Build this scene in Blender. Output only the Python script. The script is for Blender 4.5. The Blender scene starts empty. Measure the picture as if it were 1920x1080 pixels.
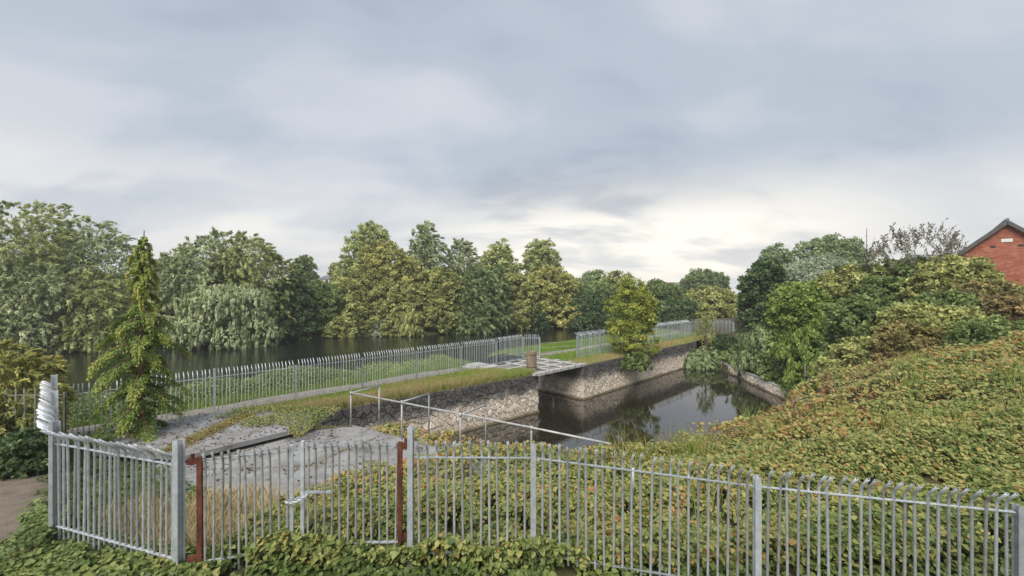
import bpy, math, random
import numpy as np
from math import radians, pi, sin, cos
from mathutils import Vector

rng = np.random.default_rng(11)
random.seed(11)
scene = bpy.context.scene
COL = scene.collection

# ------------------------------------------------------------------ camera
F, CX, CY, EYE = 800.0, 960.0, 545.0, 4.45      # focal length in photo pixels, horizon row, eye height above the gate
cam_d = bpy.data.cameras.new('camera')
cam = bpy.data.objects.new('camera', cam_d); COL.objects.link(cam)
cam.location = (0, 0, EYE); cam.rotation_euler = (pi/2, 0, 0)
cam_d.sensor_width = 36; cam_d.lens = F/1920*36
cam_d.shift_y = 5/1920; cam_d.clip_end = 4000; cam_d.clip_start = 0.1
scene.camera = cam

# ------------------------------------------------------------------ world: overcast sky
SUN_AZ, SUN_EL = radians(-160), radians(50)       # azimuth from +Y towards +X
world = bpy.data.worlds.new('World'); scene.world = world; world.use_nodes = True
wn, wl = world.node_tree.nodes, world.node_tree.links
wn.clear()
def W(t, **k):
    n = wn.new(t)
    for a, b in k.items(): setattr(n, a, b)
    return n
def wmath(op, a, b=None, clamp=False):
    n = W('ShaderNodeMath', operation=op, use_clamp=clamp)
    for i, v in enumerate((a, b)):
        if v is None: continue
        if isinstance(v, (int, float)): n.inputs[i].default_value = v
        else: wl.new(v, n.inputs[i])
    return n.outputs[0]
def wmix(f, a, b):
    n = W('ShaderNodeMix', data_type='RGBA')
    for i, v in ((0, f), (6, a), (7, b)):
        if isinstance(v, (int, float)): n.inputs[i].default_value = v
        elif isinstance(v, tuple): n.inputs[i].default_value = v + (1,)
        else: wl.new(v, n.inputs[i])
    return n.outputs[2]
def wramp(f, pts):
    n = W('ShaderNodeValToRGB'); n.color_ramp.interpolation = 'EASE'
    while len(n.color_ramp.elements) < len(pts): n.color_ramp.elements.new(.5)
    for e, (p, c) in zip(n.color_ramp.elements, pts):
        e.position = p; e.color = (c if isinstance(c, tuple) else (c, c, c)) + (1,)
    wl.new(f, n.inputs[0]); return n.outputs[0]
tc = W('ShaderNodeTexCoord')
sep = W('ShaderNodeSeparateXYZ'); wl.new(tc.outputs['Generated'], sep.inputs[0])
up = wmath('MAXIMUM', sep.outputs[2], 0.0)
den = wmath('ADD', up, 0.30)
comb = W('ShaderNodeCombineXYZ')
wl.new(wmath('DIVIDE', sep.outputs[0], den), comb.inputs[0])
wl.new(wmath('DIVIDE', sep.outputs[1], den), comb.inputs[1])
def wnoise(scale, detail, dist, off):
    mp = W('ShaderNodeMapping'); mp.inputs['Location'].default_value = off
    mp.inputs['Rotation'].default_value = (0, 0, .35); mp.inputs['Scale'].default_value = (.75, 1.2, 1)
    wl.new(comb.outputs[0], mp.inputs[0])
    n = W('ShaderNodeTexNoise'); n.inputs['Scale'].default_value = scale; n.inputs['Detail'].default_value = detail
    n.inputs['Roughness'].default_value = .5; n.inputs['Distortion'].default_value = dist
    wl.new(mp.outputs[0], n.inputs['Vector']); return n.outputs['Fac']
n1 = wnoise(.9, 4, .3, (3.1, 1.7, 0)); n2 = wnoise(2.4, 6, .35, (7.3, 2.2, 1))
nn = wmath('ADD', wmath('MULTIPLY', n1, .72), wmath('MULTIPLY', n2, .28))
cloud = wramp(nn, [(.34, (.325, .38, .465)), (.47, (.445, .50, .58)), (.58, (.575, .605, .66)), (.70, (.70, .71, .735))])
# bright cloud breaks low over the horizon, strongest ahead and to the right
low = wramp(up, [(0.0, 1.0), (.11, .85), (.30, 0.0)])
az = wmath('ADD', wmath('MULTIPLY', sep.outputs[0], sin(radians(16))), wmath('MULTIPLY', sep.outputs[1], cos(radians(16))))
azr = wramp(az, [(.0, .28), (.84, .36), (.995, 1.0)])
brk = wramp(n2, [(.34, .40), (.56, 1.0)])
glow = wmath('MULTIPLY', wmath('MULTIPLY', low, azr), brk, True)
col = wmix(glow, cloud, (1.18, 1.09, .96))
sky = W('ShaderNodeTexSky', sky_type='NISHITA'); sky.sun_disc = False
sky.sun_elevation = SUN_EL; sky.sun_rotation = SUN_AZ; sky.air_density = 1.5; sky.dust_density = 3
sk = W('ShaderNodeVectorMath', operation='SCALE'); sk.inputs['Scale'].default_value = .1; wl.new(sky.outputs[0], sk.inputs[0])
col = wmix(.93, sk.outputs[0], col)
bg = W('ShaderNodeBackground'); bg.inputs['Strength'].default_value = .38; wl.new(col, bg.inputs[0])
wo = W('ShaderNodeOutputWorld'); wl.new(bg.outputs[0], wo.inputs[0])

# ------------------------------------------------------------------ sun behind the cloud
sun_d = bpy.data.lights.new('sun', 'SUN'); sun_d.energy = 1.5; sun_d.angle = radians(40); sun_d.color = (1, .96, .89)
sun = bpy.data.objects.new('sun', sun_d); COL.objects.link(sun)
sdir = Vector((sin(SUN_AZ)*cos(SUN_EL), cos(SUN_AZ)*cos(SUN_EL), sin(SUN_EL)))
sun.rotation_euler = (-sdir).to_track_quat('-Z', 'Y').to_euler(); sun.location = (-30, -10, 40)

scene.view_settings.view_transform = 'Standard'; scene.view_settings.look = 'None'
scene.view_settings.exposure = 1.62; scene.view_settings.gamma = 1.0; scene.view_settings.use_curve_mapping = False
scene.render.engine = 'CYCLES'
scene.cycles.max_bounces = 6; scene.cycles.transparent_max_bounces = 4; scene.cycles.use_denoising = True
try: scene.cycles.denoiser = 'OPENIMAGEDENOISE'
except Exception: pass

# ------------------------------------------------------------------ helpers: places
def P(px, py, d):                       # photo pixel at a depth -> point
    return np.array([(px-CX)/F*d, d, EYE-(py-CY)/F*d])
C1 = np.array([1.9, 27.6]); U = np.array([.70, .714]); NV = np.array([-.714, .70])   # quay wall line and its river-side normal
def SN(s, n): return C1 + U*s + NV*n
def to_sn(x, y):
    rx, ry = x-C1[0], y-C1[1]
    return rx*U[0]+ry*U[1], rx*NV[0]+ry*NV[1]
def in_poly(x, y, poly):
    x, y = np.asarray(x), np.asarray(y); inside = np.zeros(x.shape, bool)
    j = len(poly)-1
    for i in range(len(poly)):
        xi, yi = poly[i]; xj, yj = poly[j]
        c = ((yi > y) != (yj > y)) & (x < (xj-xi)*(y-yi)/((yj-yi) or 1e-9)+xi)
        inside ^= c; j = i
    return inside

# ------------------------------------------------------------------ helpers: materials
def newmat(name):
    m = bpy.data.materials.new(name); m.use_nodes = True; m.node_tree.nodes.clear()
    return m, m.node_tree.nodes, m.node_tree.links
def ramp_node(N, pts):
    r = N.new('ShaderNodeValToRGB')
    while len(r.color_ramp.elements) < len(pts): r.color_ramp.elements.new(.5)
    for e, (p, c) in zip(r.color_ramp.elements, pts): e.position = p; e.color = tuple(c)+(1,)
    return r
def surf_mat(name, pts, scale=4, detail=6, rough=.85, bump=.2, bscale=None, metal=0, spec=.3, stretch=(1, 1, 1), dist=0.0):
    m, N, L = newmat(name)
    out = N.new('ShaderNodeOutputMaterial'); b = N.new('ShaderNodeBsdfPrincipled'); L.new(b.outputs[0], out.inputs[0])
    g = N.new('ShaderNodeNewGeometry'); mp = N.new('ShaderNodeMapping'); mp.inputs['Scale'].default_value = stretch
    L.new(g.outputs['Position'], mp.inputs[0])
    n = N.new('ShaderNodeTexNoise'); n.inputs['Scale'].default_value = scale; n.inputs['Detail'].default_value = detail
    n.inputs['Roughness'].default_value = .65; n.inputs['Distortion'].default_value = dist
    L.new(mp.outputs[0], n.inputs['Vector'])
    r = ramp_node(N, pts); L.new(n.outputs['Fac'], r.inputs[0]); L.new(r.outputs[0], b.inputs['Base Color'])
    b.inputs['Roughness'].default_value = rough; b.inputs['Metallic'].default_value = metal
    b.inputs['Specular IOR Level'].default_value = spec
    if metal:
        oi = N.new('ShaderNodeObjectInfo'); hv = N.new('ShaderNodeHueSaturation'); ma = N.new('ShaderNodeMath'); ma.operation = 'MULTIPLY_ADD'
        ma.inputs[1].default_value = .4; ma.inputs[2].default_value = .78; L.new(oi.outputs['Random'], ma.inputs[0]); L.new(ma.outputs[0], hv.inputs['Value'])
        L.new(r.outputs[0], hv.inputs['Color']); L.new(hv.outputs[0], b.inputs['Base Color'])
    if bump:
        n2 = N.new('ShaderNodeTexNoise'); n2.inputs['Scale'].default_value = bscale or scale*5; n2.inputs['Detail'].default_value = 5
        L.new(mp.outputs[0], n2.inputs['Vector'])
        bp = N.new('ShaderNodeBump'); bp.inputs['Strength'].default_value = bump; bp.inputs['Distance'].default_value = .05
        L.new(n2.outputs['Fac'], bp.inputs['Height']); L.new(bp.outputs[0], b.inputs['Normal'])
    return m
def leaf_mat(name, pts, trans=.38, rough=.55, spec=.25):
    m, N, L = newmat(name)
    out = N.new('ShaderNodeOutputMaterial'); b = N.new('ShaderNodeBsdfPrincipled'); t = N.new('ShaderNodeBsdfTranslucent')
    mx = N.new('ShaderNodeMixShader'); mx.inputs[0].default_value = trans
    at = N.new('ShaderNodeAttribute'); at.attribute_name = 'var'
    r = ramp_node(N, pts); L.new(at.outputs['Fac'], r.inputs[0])
    L.new(r.outputs[0], b.inputs['Base Color']); L.new(r.outputs[0], t.inputs[0])
    b.inputs['Roughness'].default_value = rough; b.inputs['Specular IOR Level'].default_value = spec
    L.new(b.outputs[0], mx.inputs[1]); L.new(t.outputs[0], mx.inputs[2]); L.new(mx.outputs[0], out.inputs[0])
    return m
def water_mat(name, base, bump, scale, stretch, rough=.03, ior=1.33):
    m, N, L = newmat(name)
    out = N.new('ShaderNodeOutputMaterial'); b = N.new('ShaderNodeBsdfPrincipled'); L.new(b.outputs[0], out.inputs[0])
    b.inputs['Base Color'].default_value = base+(1,); b.inputs['Roughness'].default_value = rough
    b.inputs['IOR'].default_value = ior; b.inputs['Specular IOR Level'].default_value = .5
    g = N.new('ShaderNodeNewGeometry'); mp = N.new('ShaderNodeMapping'); mp.inputs['Scale'].default_value = stretch
    mp.inputs['Rotation'].default_value = (0, 0, .5)
    L.new(g.outputs['Position'], mp.inputs[0])
    n = N.new('ShaderNodeTexNoise'); n.inputs['Scale'].default_value = scale; n.inputs['Detail'].default_value = 4
    L.new(mp.outputs[0], n.inputs['Vector'])
    bp = N.new('ShaderNodeBump'); bp.inputs['Strength'].default_value = bump; bp.inputs['Distance'].default_value = .05
    L.new(n.outputs['Fac'], bp.inputs['Height']); L.new(bp.outputs[0], b.inputs['Normal'])
    return m
def stone_mat(name, zlo, zhi):
    m, N, L = newmat(name)
    out = N.new('ShaderNodeOutputMaterial'); b = N.new('ShaderNodeBsdfPrincipled'); L.new(b.outputs[0], out.inputs[0])
    g = N.new('ShaderNodeNewGeometry'); sp = N.new('ShaderNodeSeparateXYZ'); L.new(g.outputs['Position'], sp.inputs[0])
    n = N.new('ShaderNodeTexNoise'); n.inputs['Scale'].default_value = 1.1; n.inputs['Detail'].default_value = 7; n.inputs['Roughness'].default_value = .7
    L.new(g.outputs['Position'], n.inputs['Vector'])
    mr = N.new('ShaderNodeMapRange'); mr.inputs[1].default_value = zlo; mr.inputs[2].default_value = zhi; L.new(sp.outputs[2], mr.inputs[0])
    ad = N.new('ShaderNodeMath'); ad.operation = 'MULTIPLY_ADD'; L.new(n.outputs['Fac'], ad.inputs[0]); ad.inputs[1].default_value = 1.3
    sb = N.new('ShaderNodeMath'); sb.operation = 'SUBTRACT'; L.new(mr.outputs[0], sb.inputs[0]); sb.inputs[1].default_value = .65
    L.new(sb.outputs[0], ad.inputs[2])
    # bleached by the changing water level below, weathered and lichened above
    r = ramp_node(N, [(0, (.62, .54, .45)), (.42, (.50, .43, .355)), (.66, (.19, .175, .16)), (1, (.09, .086, .082))]); L.new(ad.outputs[0], r.inputs[0])
    oi = N.new('ShaderNodeObjectInfo')
    n3 = N.new('ShaderNodeTexNoise'); n3.inputs['Scale'].default_value = 14; n3.inputs['Detail'].default_value = 6; L.new(g.outputs['Position'], n3.inputs['Vector'])
    hv = N.new('ShaderNodeHueSaturation'); L.new(r.outputs[0], hv.inputs['Color'])
    vv = N.new('ShaderNodeMath'); vv.operation = 'MULTIPLY_ADD'; L.new(oi.outputs['Random'], vv.inputs[0]); vv.inputs[1].default_value = .45; vv.inputs[2].default_value = .35
    v2 = N.new('ShaderNodeMath'); v2.operation = 'MULTIPLY_ADD'; L.new(n3.outputs['Fac'], v2.inputs[0]); v2.inputs[1].default_value = .85; L.new(vv.outputs[0], v2.inputs[2])
    L.new(v2.outputs[0], hv.inputs['Value']); L.new(hv.outputs[0], b.inputs['Base Color'])
    b.inputs['Roughness'].default_value = .9; b.inputs['Specular IOR Level'].default_value = .2
    bp = N.new('ShaderNodeBump'); bp.inputs['Strength'].default_value = .6; bp.inputs['Distance'].default_value = .03
    L.new(n3.outputs['Fac'], bp.inputs['Height']); L.new(bp.outputs[0], b.inputs['Normal'])
    return m
def brick_mat(name):
    m, N, L = newmat(name)
    out = N.new('ShaderNodeOutputMaterial'); b = N.new('ShaderNodeBsdfPrincipled'); L.new(b.outputs[0], out.inputs[0])
    tcn = N.new('ShaderNodeTexCoord'); mp = N.new('ShaderNodeMapping'); mp.inputs['Rotation'].default_value = (pi/2, 0, 0)
    L.new(tcn.outputs['Object'], mp.inputs[0])
    br = N.new('ShaderNodeTexBrick'); br.inputs['Scale'].default_value = 1
    br.inputs['Brick Width'].default_value = .34; br.inputs['Row Height'].default_value = .115; br.inputs['Mortar Size'].default_value = .012
    br.inputs['Color1'].default_value = (.30, .075, .042, 1); br.inputs['Color2'].default_value = (.42, .155, .09, 1); br.inputs['Mortar'].default_value = (.25, .13, .09, 1)
    br.inputs['Bias'].default_value = -.1
    L.new(mp.outputs[0], br.inputs['Vector'])
    n = N.new('ShaderNodeTexNoise'); n.inputs['Scale'].default_value = 3; n.inputs['Detail'].default_value = 6; L.new(tcn.outputs['Object'], n.inputs['Vector'])
    hv = N.new('ShaderNodeHueSaturation'); L.new(br.outputs[0], hv.inputs['Color'])
    ma = N.new('ShaderNodeMath'); ma.operation = 'MULTIPLY_ADD'; ma.inputs[1].default_value = .7; ma.inputs[2].default_value = .65; L.new(n.outputs['Fac'], ma.inputs[0])
    L.new(ma.outputs[0], hv.inputs['Value']); L.new(hv.outputs[0], b.inputs['Base Color']); b.inputs['Roughness'].default_value = .9
    bp = N.new('ShaderNodeBump'); bp.inputs['Strength'].default_value = .5; bp.inputs['Distance'].default_value = .02; bp.invert = True
    L.new(br.outputs['Fac'], bp.inputs['Height']); L.new(bp.outputs[0], b.inputs['Normal'])
    return m

M = {}
M['soil'] = surf_mat('soil', [(.3, (.035, .03, .018)), (.55, (.06, .055, .025)), (.75, (.085, .085, .035))], 1.2, 8, .95, .5, 14)
M['earth'] = surf_mat('earth', [(.3, (.10, .08, .06)), (.6, (.19, .155, .125)), (.8, (.25, .21, .175))], 1.6, 9, .95, .4, 30)
M['turf'] = surf_mat('turf', [(.3, (.09, .12, .03)), (.5, (.16, .19, .05)), (.62, (.26, .22, .09)), (.75, (.33, .26, .12))], .9, 8, .95, .5, 25)
M['gravel'] = surf_mat('gravel', [(.3, (.15, .13, .11)), (.6, (.25, .225, .20)), (.8, (.33, .30, .27))], 3.0, 9, .95, .3, 60)
M['concrete'] = surf_mat('concrete', [(.28, (.085, .08, .065)), (.42, (.19, .185, .18)), (.58, (.26, .255, .255)), (.8, (.32, .315, .31))], 1.3, 10, .85, .25, 22, dist=.4)
M['concrete_pale'] = surf_mat('concrete_pale', [(.25, (.24, .23, .21)), (.5, (.42, .41, .39)), (.8, (.55, .54, .52))], 2.5, 9, .85, .2, 20)
M['farland'] = surf_mat('farland', [(.3, (.04, .055, .02)), (.7, (.09, .10, .035))], .3, 8, .95, 0)
M['galv'] = surf_mat('galvanised', [(.3, (.38, .41, .43)), (.5, (.50, .53, .56)), (.7, (.62, .65, .68))], 9, 6, .48, .05, 40, metal=.55, spec=.5)
M['galv_old'] = surf_mat('galvanised_dull', [(.3, (.20, .19, .175)), (.45, (.33, .33, .32)), (.7, (.45, .45, .45))], 7, 6, .6, .08, 40, metal=.35, spec=.5)
M['dull_steel'] = surf_mat('dull_steel', [(.3, (.10, .10, .085)), (.7, (.20, .20, .18))], 6, 6, .7, .1, metal=.2)
M['rust'] = surf_mat('rust', [(.3, (.05, .016, .010)), (.5, (.105, .032, .018)), (.64, (.16, .060, .035)), (.76, (.30, .24, .21))], 7, 8, .85, .3, 40, stretch=(1, 1, .5))
M['dark'] = surf_mat('tube_inside', [(.3, (.03, .03, .03)), (.7, (.05, .05, .05))], 5, 2, .9, 0)
M['wood'] = surf_mat('weathered_wood', [(.3, (.11, .085, .055)), (.5, (.24, .19, .13)), (.7, (.36, .31, .23))], 5, 8, .9, .4, 30, stretch=(3, 3, .25))
M['plank'] = surf_mat('deck_plank', [(.3, (.13, .12, .10)), (.6, (.25, .235, .21)), (.8, (.34, .32, .30))], 4, 8, .9, .3, 30)
M['bark'] = surf_mat('bark', [(.3, (.05, .04, .03)), (.7, (.16, .13, .10))], 4, 7, .95, .5, 12, stretch=(1, 1, .3))
M['redbark'] = surf_mat('red_bark', [(.3, (.10, .05, .035)), (.7, (.25, .14, .10))], 6, 7, .95, .5, 18, stretch=(1, 1, .3))
M['stone'] = stone_mat('wall_stone', -2.6, -1.6)
M['stone2'] = stone_mat('bank_stone', -2.2, -.9)
M['mortar'] = surf_mat('mortar', [(.3, (.05, .047, .042)), (.7, (.12, .11, .095))], 4, 6, .95, .4)
M['footing'] = surf_mat('footing', [(.3, (.13, .105, .07)), (.7, (.30, .25, .17))], 2, 6, .7, .3)
M['brick'] = brick_mat('red_brick')
M['rooftile'] = surf_mat('roof_tile', [(.3, (.10, .105, .115)), (.7, (.19, .195, .205))], 3, 6, .8, .3, 12)
M['barge'] = surf_mat('bargeboard', [(.3, (.07, .068, .065)), (.7, (.12, .115, .11))], 3, 4, .7, 0)
M['render'] = surf_mat('white_render', [(.3, (.62, .60, .56)), (.7, (.76, .75, .72))], 2, 4, .8, 0)
M['glass'] = surf_mat('window_glass', [(.3, (.03, .035, .04)), (.7, (.05, .055, .06))], 2, 2, .1, 0, spec=.5)
M['river'] = water_mat('river_water', (.012, .013, .011), .55, 1.6, (1, 2.2, 1), .05)
M['basin'] = water_mat('basin_water', (.02, .017, .011), .05, 1.3, (1, 1.6, 1), .04, 2.1)
LK = 1.95
G = lambda a, b, c, d=None: [(p, tuple(x*LK for x in q)) for p, q in [(0, a), (.45, b), (.8, c)] + ([(1, d)] if d else [])]
LM = {
 'silver': leaf_mat('leaf_silver_willow', G((.085, .104, .050), (.205, .232, .120), (.345, .370, .225), (.46, .48, .35))),
 'willow': leaf_mat('leaf_willow', G((.082, .100, .036), (.200, .222, .088), (.330, .342, .150), (.43, .43, .23))),
 'olive': leaf_mat('leaf_olive', G((.070, .082, .025), (.178, .188, .066), (.305, .302, .115), (.40, .38, .17))),
 'gold': leaf_mat('leaf_gold', G((.080, .085, .026), (.205, .205, .070), (.340, .320, .115), (.43, .38, .14))),
 'green': leaf_mat('leaf_green', G((.035, .052, .017), (.090, .122, .040), (.165, .200, .075), (.25, .28, .11))),
 'bright': leaf_mat('leaf_bright', G((.042, .066, .014), (.112, .152, .036), (.190, .235, .058), (.28, .30, .08))),
 'dark': leaf_mat('leaf_dark', G((.018, .032, .014), (.048, .076, .030), (.090, .125, .050), (.14, .17, .07))),
 'greygreen': leaf_mat('leaf_grey_green', G((.05, .07, .03), (.125, .160, .070), (.21, .25, .12), (.29, .33, .18))),
 'brown': leaf_mat('leaf_brown', G((.050, .042, .018), (.125, .115, .042), (.220, .175, .065), (.30, .20, .08))),
 'red': leaf_mat('leaf_red', G((.055, .045, .022), (.130, .105, .045), (.20, .145, .065), (.25, .15, .08))),
 'pale': leaf_mat('leaf_pale', G((.10, .12, .08), (.19, .22, .15), (.28, .31, .22), (.36, .39, .29))),
 'sapling': leaf_mat('leaf_sapling', G((.06, .075, .016), (.15, .175, .035), (.25, .25, .05), (.36, .28, .05))),
 'seed': leaf_mat('seed_heads', G((.05, .045, .035), (.13, .12, .09), (.22, .20, .15))),
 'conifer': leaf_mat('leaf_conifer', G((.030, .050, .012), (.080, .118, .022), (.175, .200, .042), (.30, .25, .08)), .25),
 'ivy': leaf_mat('leaf_ground_cover', [(0, (.035, .060, .014)), (.3, (.105, .150, .034)), (.55, (.225, .250, .075)), (.74, (.360, .330, .110)), (.88, (.36, .215, .070)), (1, (.27, .095, .04))], .22, .5, .3),
 'grass': leaf_mat('grass_blades', [(0, (.07, .12, .02)), (.4, (.16, .26, .035)), (.65, (.26, .33, .07)), (.8, (.34, .27, .12)), (1, (.44, .33, .18))], .3),
 'straw': leaf_mat('straw', [(0, (.30, .22, .10)), (.5, (.56, .46, .25)), (1, (.72, .62, .40))], .25),
 'litter': leaf_mat('litter', [(0, (.025, .02, .014)), (.6, (.09, .055, .03)), (.9, (.22, .12, .045)), (1, (.5, .46, .4))], .1),
}

# ------------------------------------------------------------------ helpers: meshes and objects
def np_mesh(name, V, faces, mat, var=None, smooth=False):
    """faces: list of (M,k) int arrays"""
    me = bpy.data.meshes.new(name)
    V = np.asarray(V, np.float32)
    if not isinstance(faces, list): faces = [faces]
    me.vertices.add(len(V)); me.vertices.foreach_set('co', V.ravel())
    idx = np.concatenate([np.asarray(f, np.int32).ravel() for f in faces])
    tot = np.concatenate([np.full(len(f), np.asarray(f).shape[1], np.int32) for f in faces])
    st = np.concatenate([[0], np.cumsum(tot)[:-1]]).astype(np.int32)
    me.loops.add(len(idx)); me.loops.foreach_set('vertex_index', idx)
    me.polygons.add(len(tot)); me.polygons.foreach_set('loop_start', st); me.polygons.foreach_set('loop_total', tot)
    if smooth: me.polygons.foreach_set('use_smooth', np.ones(len(tot), bool))
    if var is not None:
        a = me.attributes.new('var', 'FLOAT', 'POINT'); a.data.foreach_set('value', np.asarray(var, np.float32))
    me.update(calc_edges=True); me.materials.append(mat)
    return me
def link(name, me, parent=None, loc=None, rz=0, label=None):
    o = bpy.data.objects.new(name, me); COL.objects.link(o)
    if parent is not None: o.parent = parent
    if loc is not None: o.location = loc
    if rz: o.rotation_euler = (0, 0, rz)
    if label: o['label'] = label
    return o
def thing(name, label, cat, loc=(0, 0, 0), rz=0, group=None):
    o = bpy.data.objects.new(name, None); COL.objects.link(o); o.location = loc; o.rotation_euler = (0, 0, rz)
    o.empty_display_size = .2
    o['label'] = label; o['category'] = cat
    if group: o['group'] = group
    return o
def tag(o, label, cat=None, group=None, kind=None):
    o['label'] = label
    if cat: o['category'] = cat
    if group: o['group'] = group
    if kind: o['kind'] = kind
    return o
class MB:
    def __init__(s): s.v = []; s.f = []
    def add(s, v, f):
        b = len(s.v); s.v += [tuple(map(float, q)) for q in v]; s.f += [tuple(i+b for i in q) for q in f]; return s
    def bar(s, p0, p1, w, h, up=(0, 0, 1)):              # box from p0 to p1, w across, h in 'up'
        p0, p1 = Vector(p0), Vector(p1); d = (p1-p0).normalized(); upv = Vector(up)
        if abs(d.dot(upv)) > .99: upv = Vector((0, 1, 0)) if abs(d.y) < .9 else Vector((1, 0, 0))
        a = d.cross(upv).normalized(); b = a.cross(d)
        v = [p+a*sx*w/2+b*sy*h/2 for p in (p0, p1) for sx, sy in ((-1, -1), (1, -1), (1, 1), (-1, 1))]
        return s.add(v, [(3, 2, 1, 0), (4, 5, 6, 7), (0, 1, 5, 4), (1, 2, 6, 5), (2, 3, 7, 6), (3, 0, 4, 7)])
    def box(s, x0, x1, y0, y1, z0, z1):
        v = [(x, y, z) for z in (z0, z1) for x, y in ((x0, y0), (x1, y0), (x1, y1), (x0, y1))]
        return s.add(v, [(3, 2, 1, 0), (4, 5, 6, 7), (0, 1, 5, 4), (1, 2, 6, 5), (2, 3, 7, 6), (3, 0, 4, 7)])
    def prism(s, poly, z0, z1):
        n = len(poly); ar = sum(poly[i][0]*poly[(i+1) % n][1]-poly[(i+1) % n][0]*poly[i][1] for i in range(n))
        if ar < 0: poly = poly[::-1]
        v = [(x, y, z0) for x, y in poly]+[(x, y, z1) for x, y in poly]
        return s.add(v, [tuple(range(n-1, -1, -1)), tuple(range(n, 2*n))]+[(i, (i+1) % n, (i+1) % n+n, i+n) for i in range(n)])
    def tube(s, pts, rads, k=8, cap=True):
        pts = [Vector(p) for p in pts]; b = len(s.v)
        if not hasattr(rads, '__len__'): rads = [rads]*len(pts)
        prev = None; rings = []
        for i, p in enumerate(pts):
            d = (pts[min(i+1, len(pts)-1)]-pts[max(i-1, 0)]).normalized()
            a = prev if prev is not None else (Vector((1, 0, 0)) if abs(d.x) < .8 else Vector((0, 1, 0)))
            a = (a-d*a.dot(d)).normalized(); c = d.cross(a); prev = a
            rings.append([p+(a*cos(2*pi*j/k)+c*sin(2*pi*j/k))*rads[i] for j in range(k)])
        v = [q for r in rings for q in r]
        f = [(i*k+j, i*k+(j+1) % k, (i+1)*k+(j+1) % k, (i+1)*k+j) for i in range(len(pts)-1) for j in range(k)]
        if cap: f += [tuple(range(k-1, -1, -1)), tuple((len(pts)-1)*k+j for j in range(k))]
        return s.add(v, f)
    def mesh(s, name, mat, smooth=False):
        me = bpy.data.meshes.new(name); me.from_pydata(s.v, [], s.f); me.update()
        me.materials.append(mat)
        if smooth: me.polygons.foreach_set('use_smooth', np.ones(len(me.polygons), bool))
        return me
    def build(s, name, mat, parent=None, label=None, smooth=False):
        return link(name, s.mesh(name, mat, smooth), parent, label=label)
def grid_mesh(name, X, Y, Z, mat, smooth=True):
    ny, nx = X.shape; V = np.stack([X.ravel(), Y.ravel(), Z.ravel()], 1)
    i = np.arange(ny*nx).reshape(ny, nx)
    f = np.stack([i[:-1, :-1].ravel(), i[:-1, 1:].ravel(), i[1:, 1:].ravel(), i[1:, :-1].ravel()], 1)
    return np_mesh(name, V, f, mat, smooth=smooth)
def norm(a): return a/np.maximum(np.linalg.norm(a, axis=-1, keepdims=True), 1e-9)
def leaves(name, pos, axis, nrm, length, width, var, mat, heart=False):
    """pos: leaf bases; axis: along the leaf; nrm: face normal; one small folded blade each"""
    n = len(pos); axis = norm(axis); side = norm(np.cross(axis, nrm)); nr = np.cross(side, axis)
    length = np.broadcast_to(length, (n,))[:, None]; width = np.broadcast_to(width, (n,))[:, None]
    if heart:
        T = [(0, 0, 0), (.18, -.48, .06), (.62, -.36, .02), (1, 0, -.10), (.62, .36, .02), (.18, .48, .06)]
        V = np.stack([pos+axis*length*a+side*width*b+nr*length*c for a, b, c in T], 1).reshape(-1, 3)
        b = np.arange(n)[:, None]*6
        f = np.concatenate([b+np.array([0, 3, 2, 1]), b+np.array([0, 5, 4, 3])], 0); k = 6
    else:
        T = [(0, 0, 0), (.5, -.5, .08), (1, 0, -.03), (.5, .5, .08)]
        V = np.stack([pos+axis*length*a+side*width*b+nr*length*c for a, b, c in T], 1).reshape(-1, 3)
        f = np.arange(n*4).reshape(n, 4); k = 4
    return np_mesh(name, V, f, mat, np.repeat(np.clip(var, 0, .95), k))
def rand_dir(n): return norm(rng.normal(size=(n, 3)))

def vnoise(x, y, sc, seed):
    r = np.random.default_rng(seed); a = r.uniform(0, 6.28, (5, 2)); k = r.normal(0, 1, (5, 2))*sc
    return sum(np.sin(x*k[i, 0]+y*k[i, 1]+a[i, 0]) for i in range(5))/5
# ------------------------------------------------------------------ terrain
ctrl = np.array([(-16,4,0),(-10,4,-.1),(-5,4,-.15),(0,4,-.25),(5,4,-.4),(10,4,-.4),(16,4,0),(-8.4,7.8,-.05),(-5.3,6.8,-.1),(-1.7,7.2,-.2),(.4,7.2,-.25),
 (3.8,6.6,-.35),(7.3,6.1,-.45),(11,5.8,-.3),(-6,11,-.62),(-3,11.5,-.62),(-8,13,-.6),(-5,13.5,-.7),(-12,13,-.35),(-4.5,9,-.3),(0,10.5,-.25),(2.5,11.6,-.45),(5.5,13,-.65),(10,15.5,-.35),(7.5,14.2,-.6),
 (13.6,17,.8),(17.8,18,1.5),(22,18.5,2.2),(6.4,9.5,.1),(8.8,9.5,.35),(12.9,11,.9),(9.4,8,.35),(18,12,2.1),(22,8,2.2),(4,9,-.1),(16,7,1.0),(19.8,28,-2.8),(20.4,34,-2.8),(21.4,42,-2.6),
 (23,28,-1),(24,36,-.9),(28,28,2.0),(33,27,3.6),(34,38,3.2),(40,30,4.4),(46,45,4.3),(26,22,2.3),(20.5,22,.6),(18.8,22.5,-.3),(30,52,1.0),(22,48,-1.1),(45,15,4.5),(55,5,4),(58,58,4),
 (-13,18,-.98),(-16.4,16,-.98),(-10,17,-.96),(-15,11,-.12),(-20,10,-.3),(-25,14,-1),(-34,4,0),(-38,6,-.4),(-6,-6,0),(6,-6,0),(30,-6,3),(-35,-6,0),(40,57,2),(27,45,0)], float)
cd = np.linalg.norm(ctrl[:, None, :2]-ctrl[None, :, :2], axis=2)
A_ = np.block([[cd, np.ones((len(ctrl), 1)), ctrl[:, :2]], [np.ones((1, len(ctrl))), np.zeros((1, 3))], [ctrl[:, :2].T, np.zeros((2, 3))]])
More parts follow.
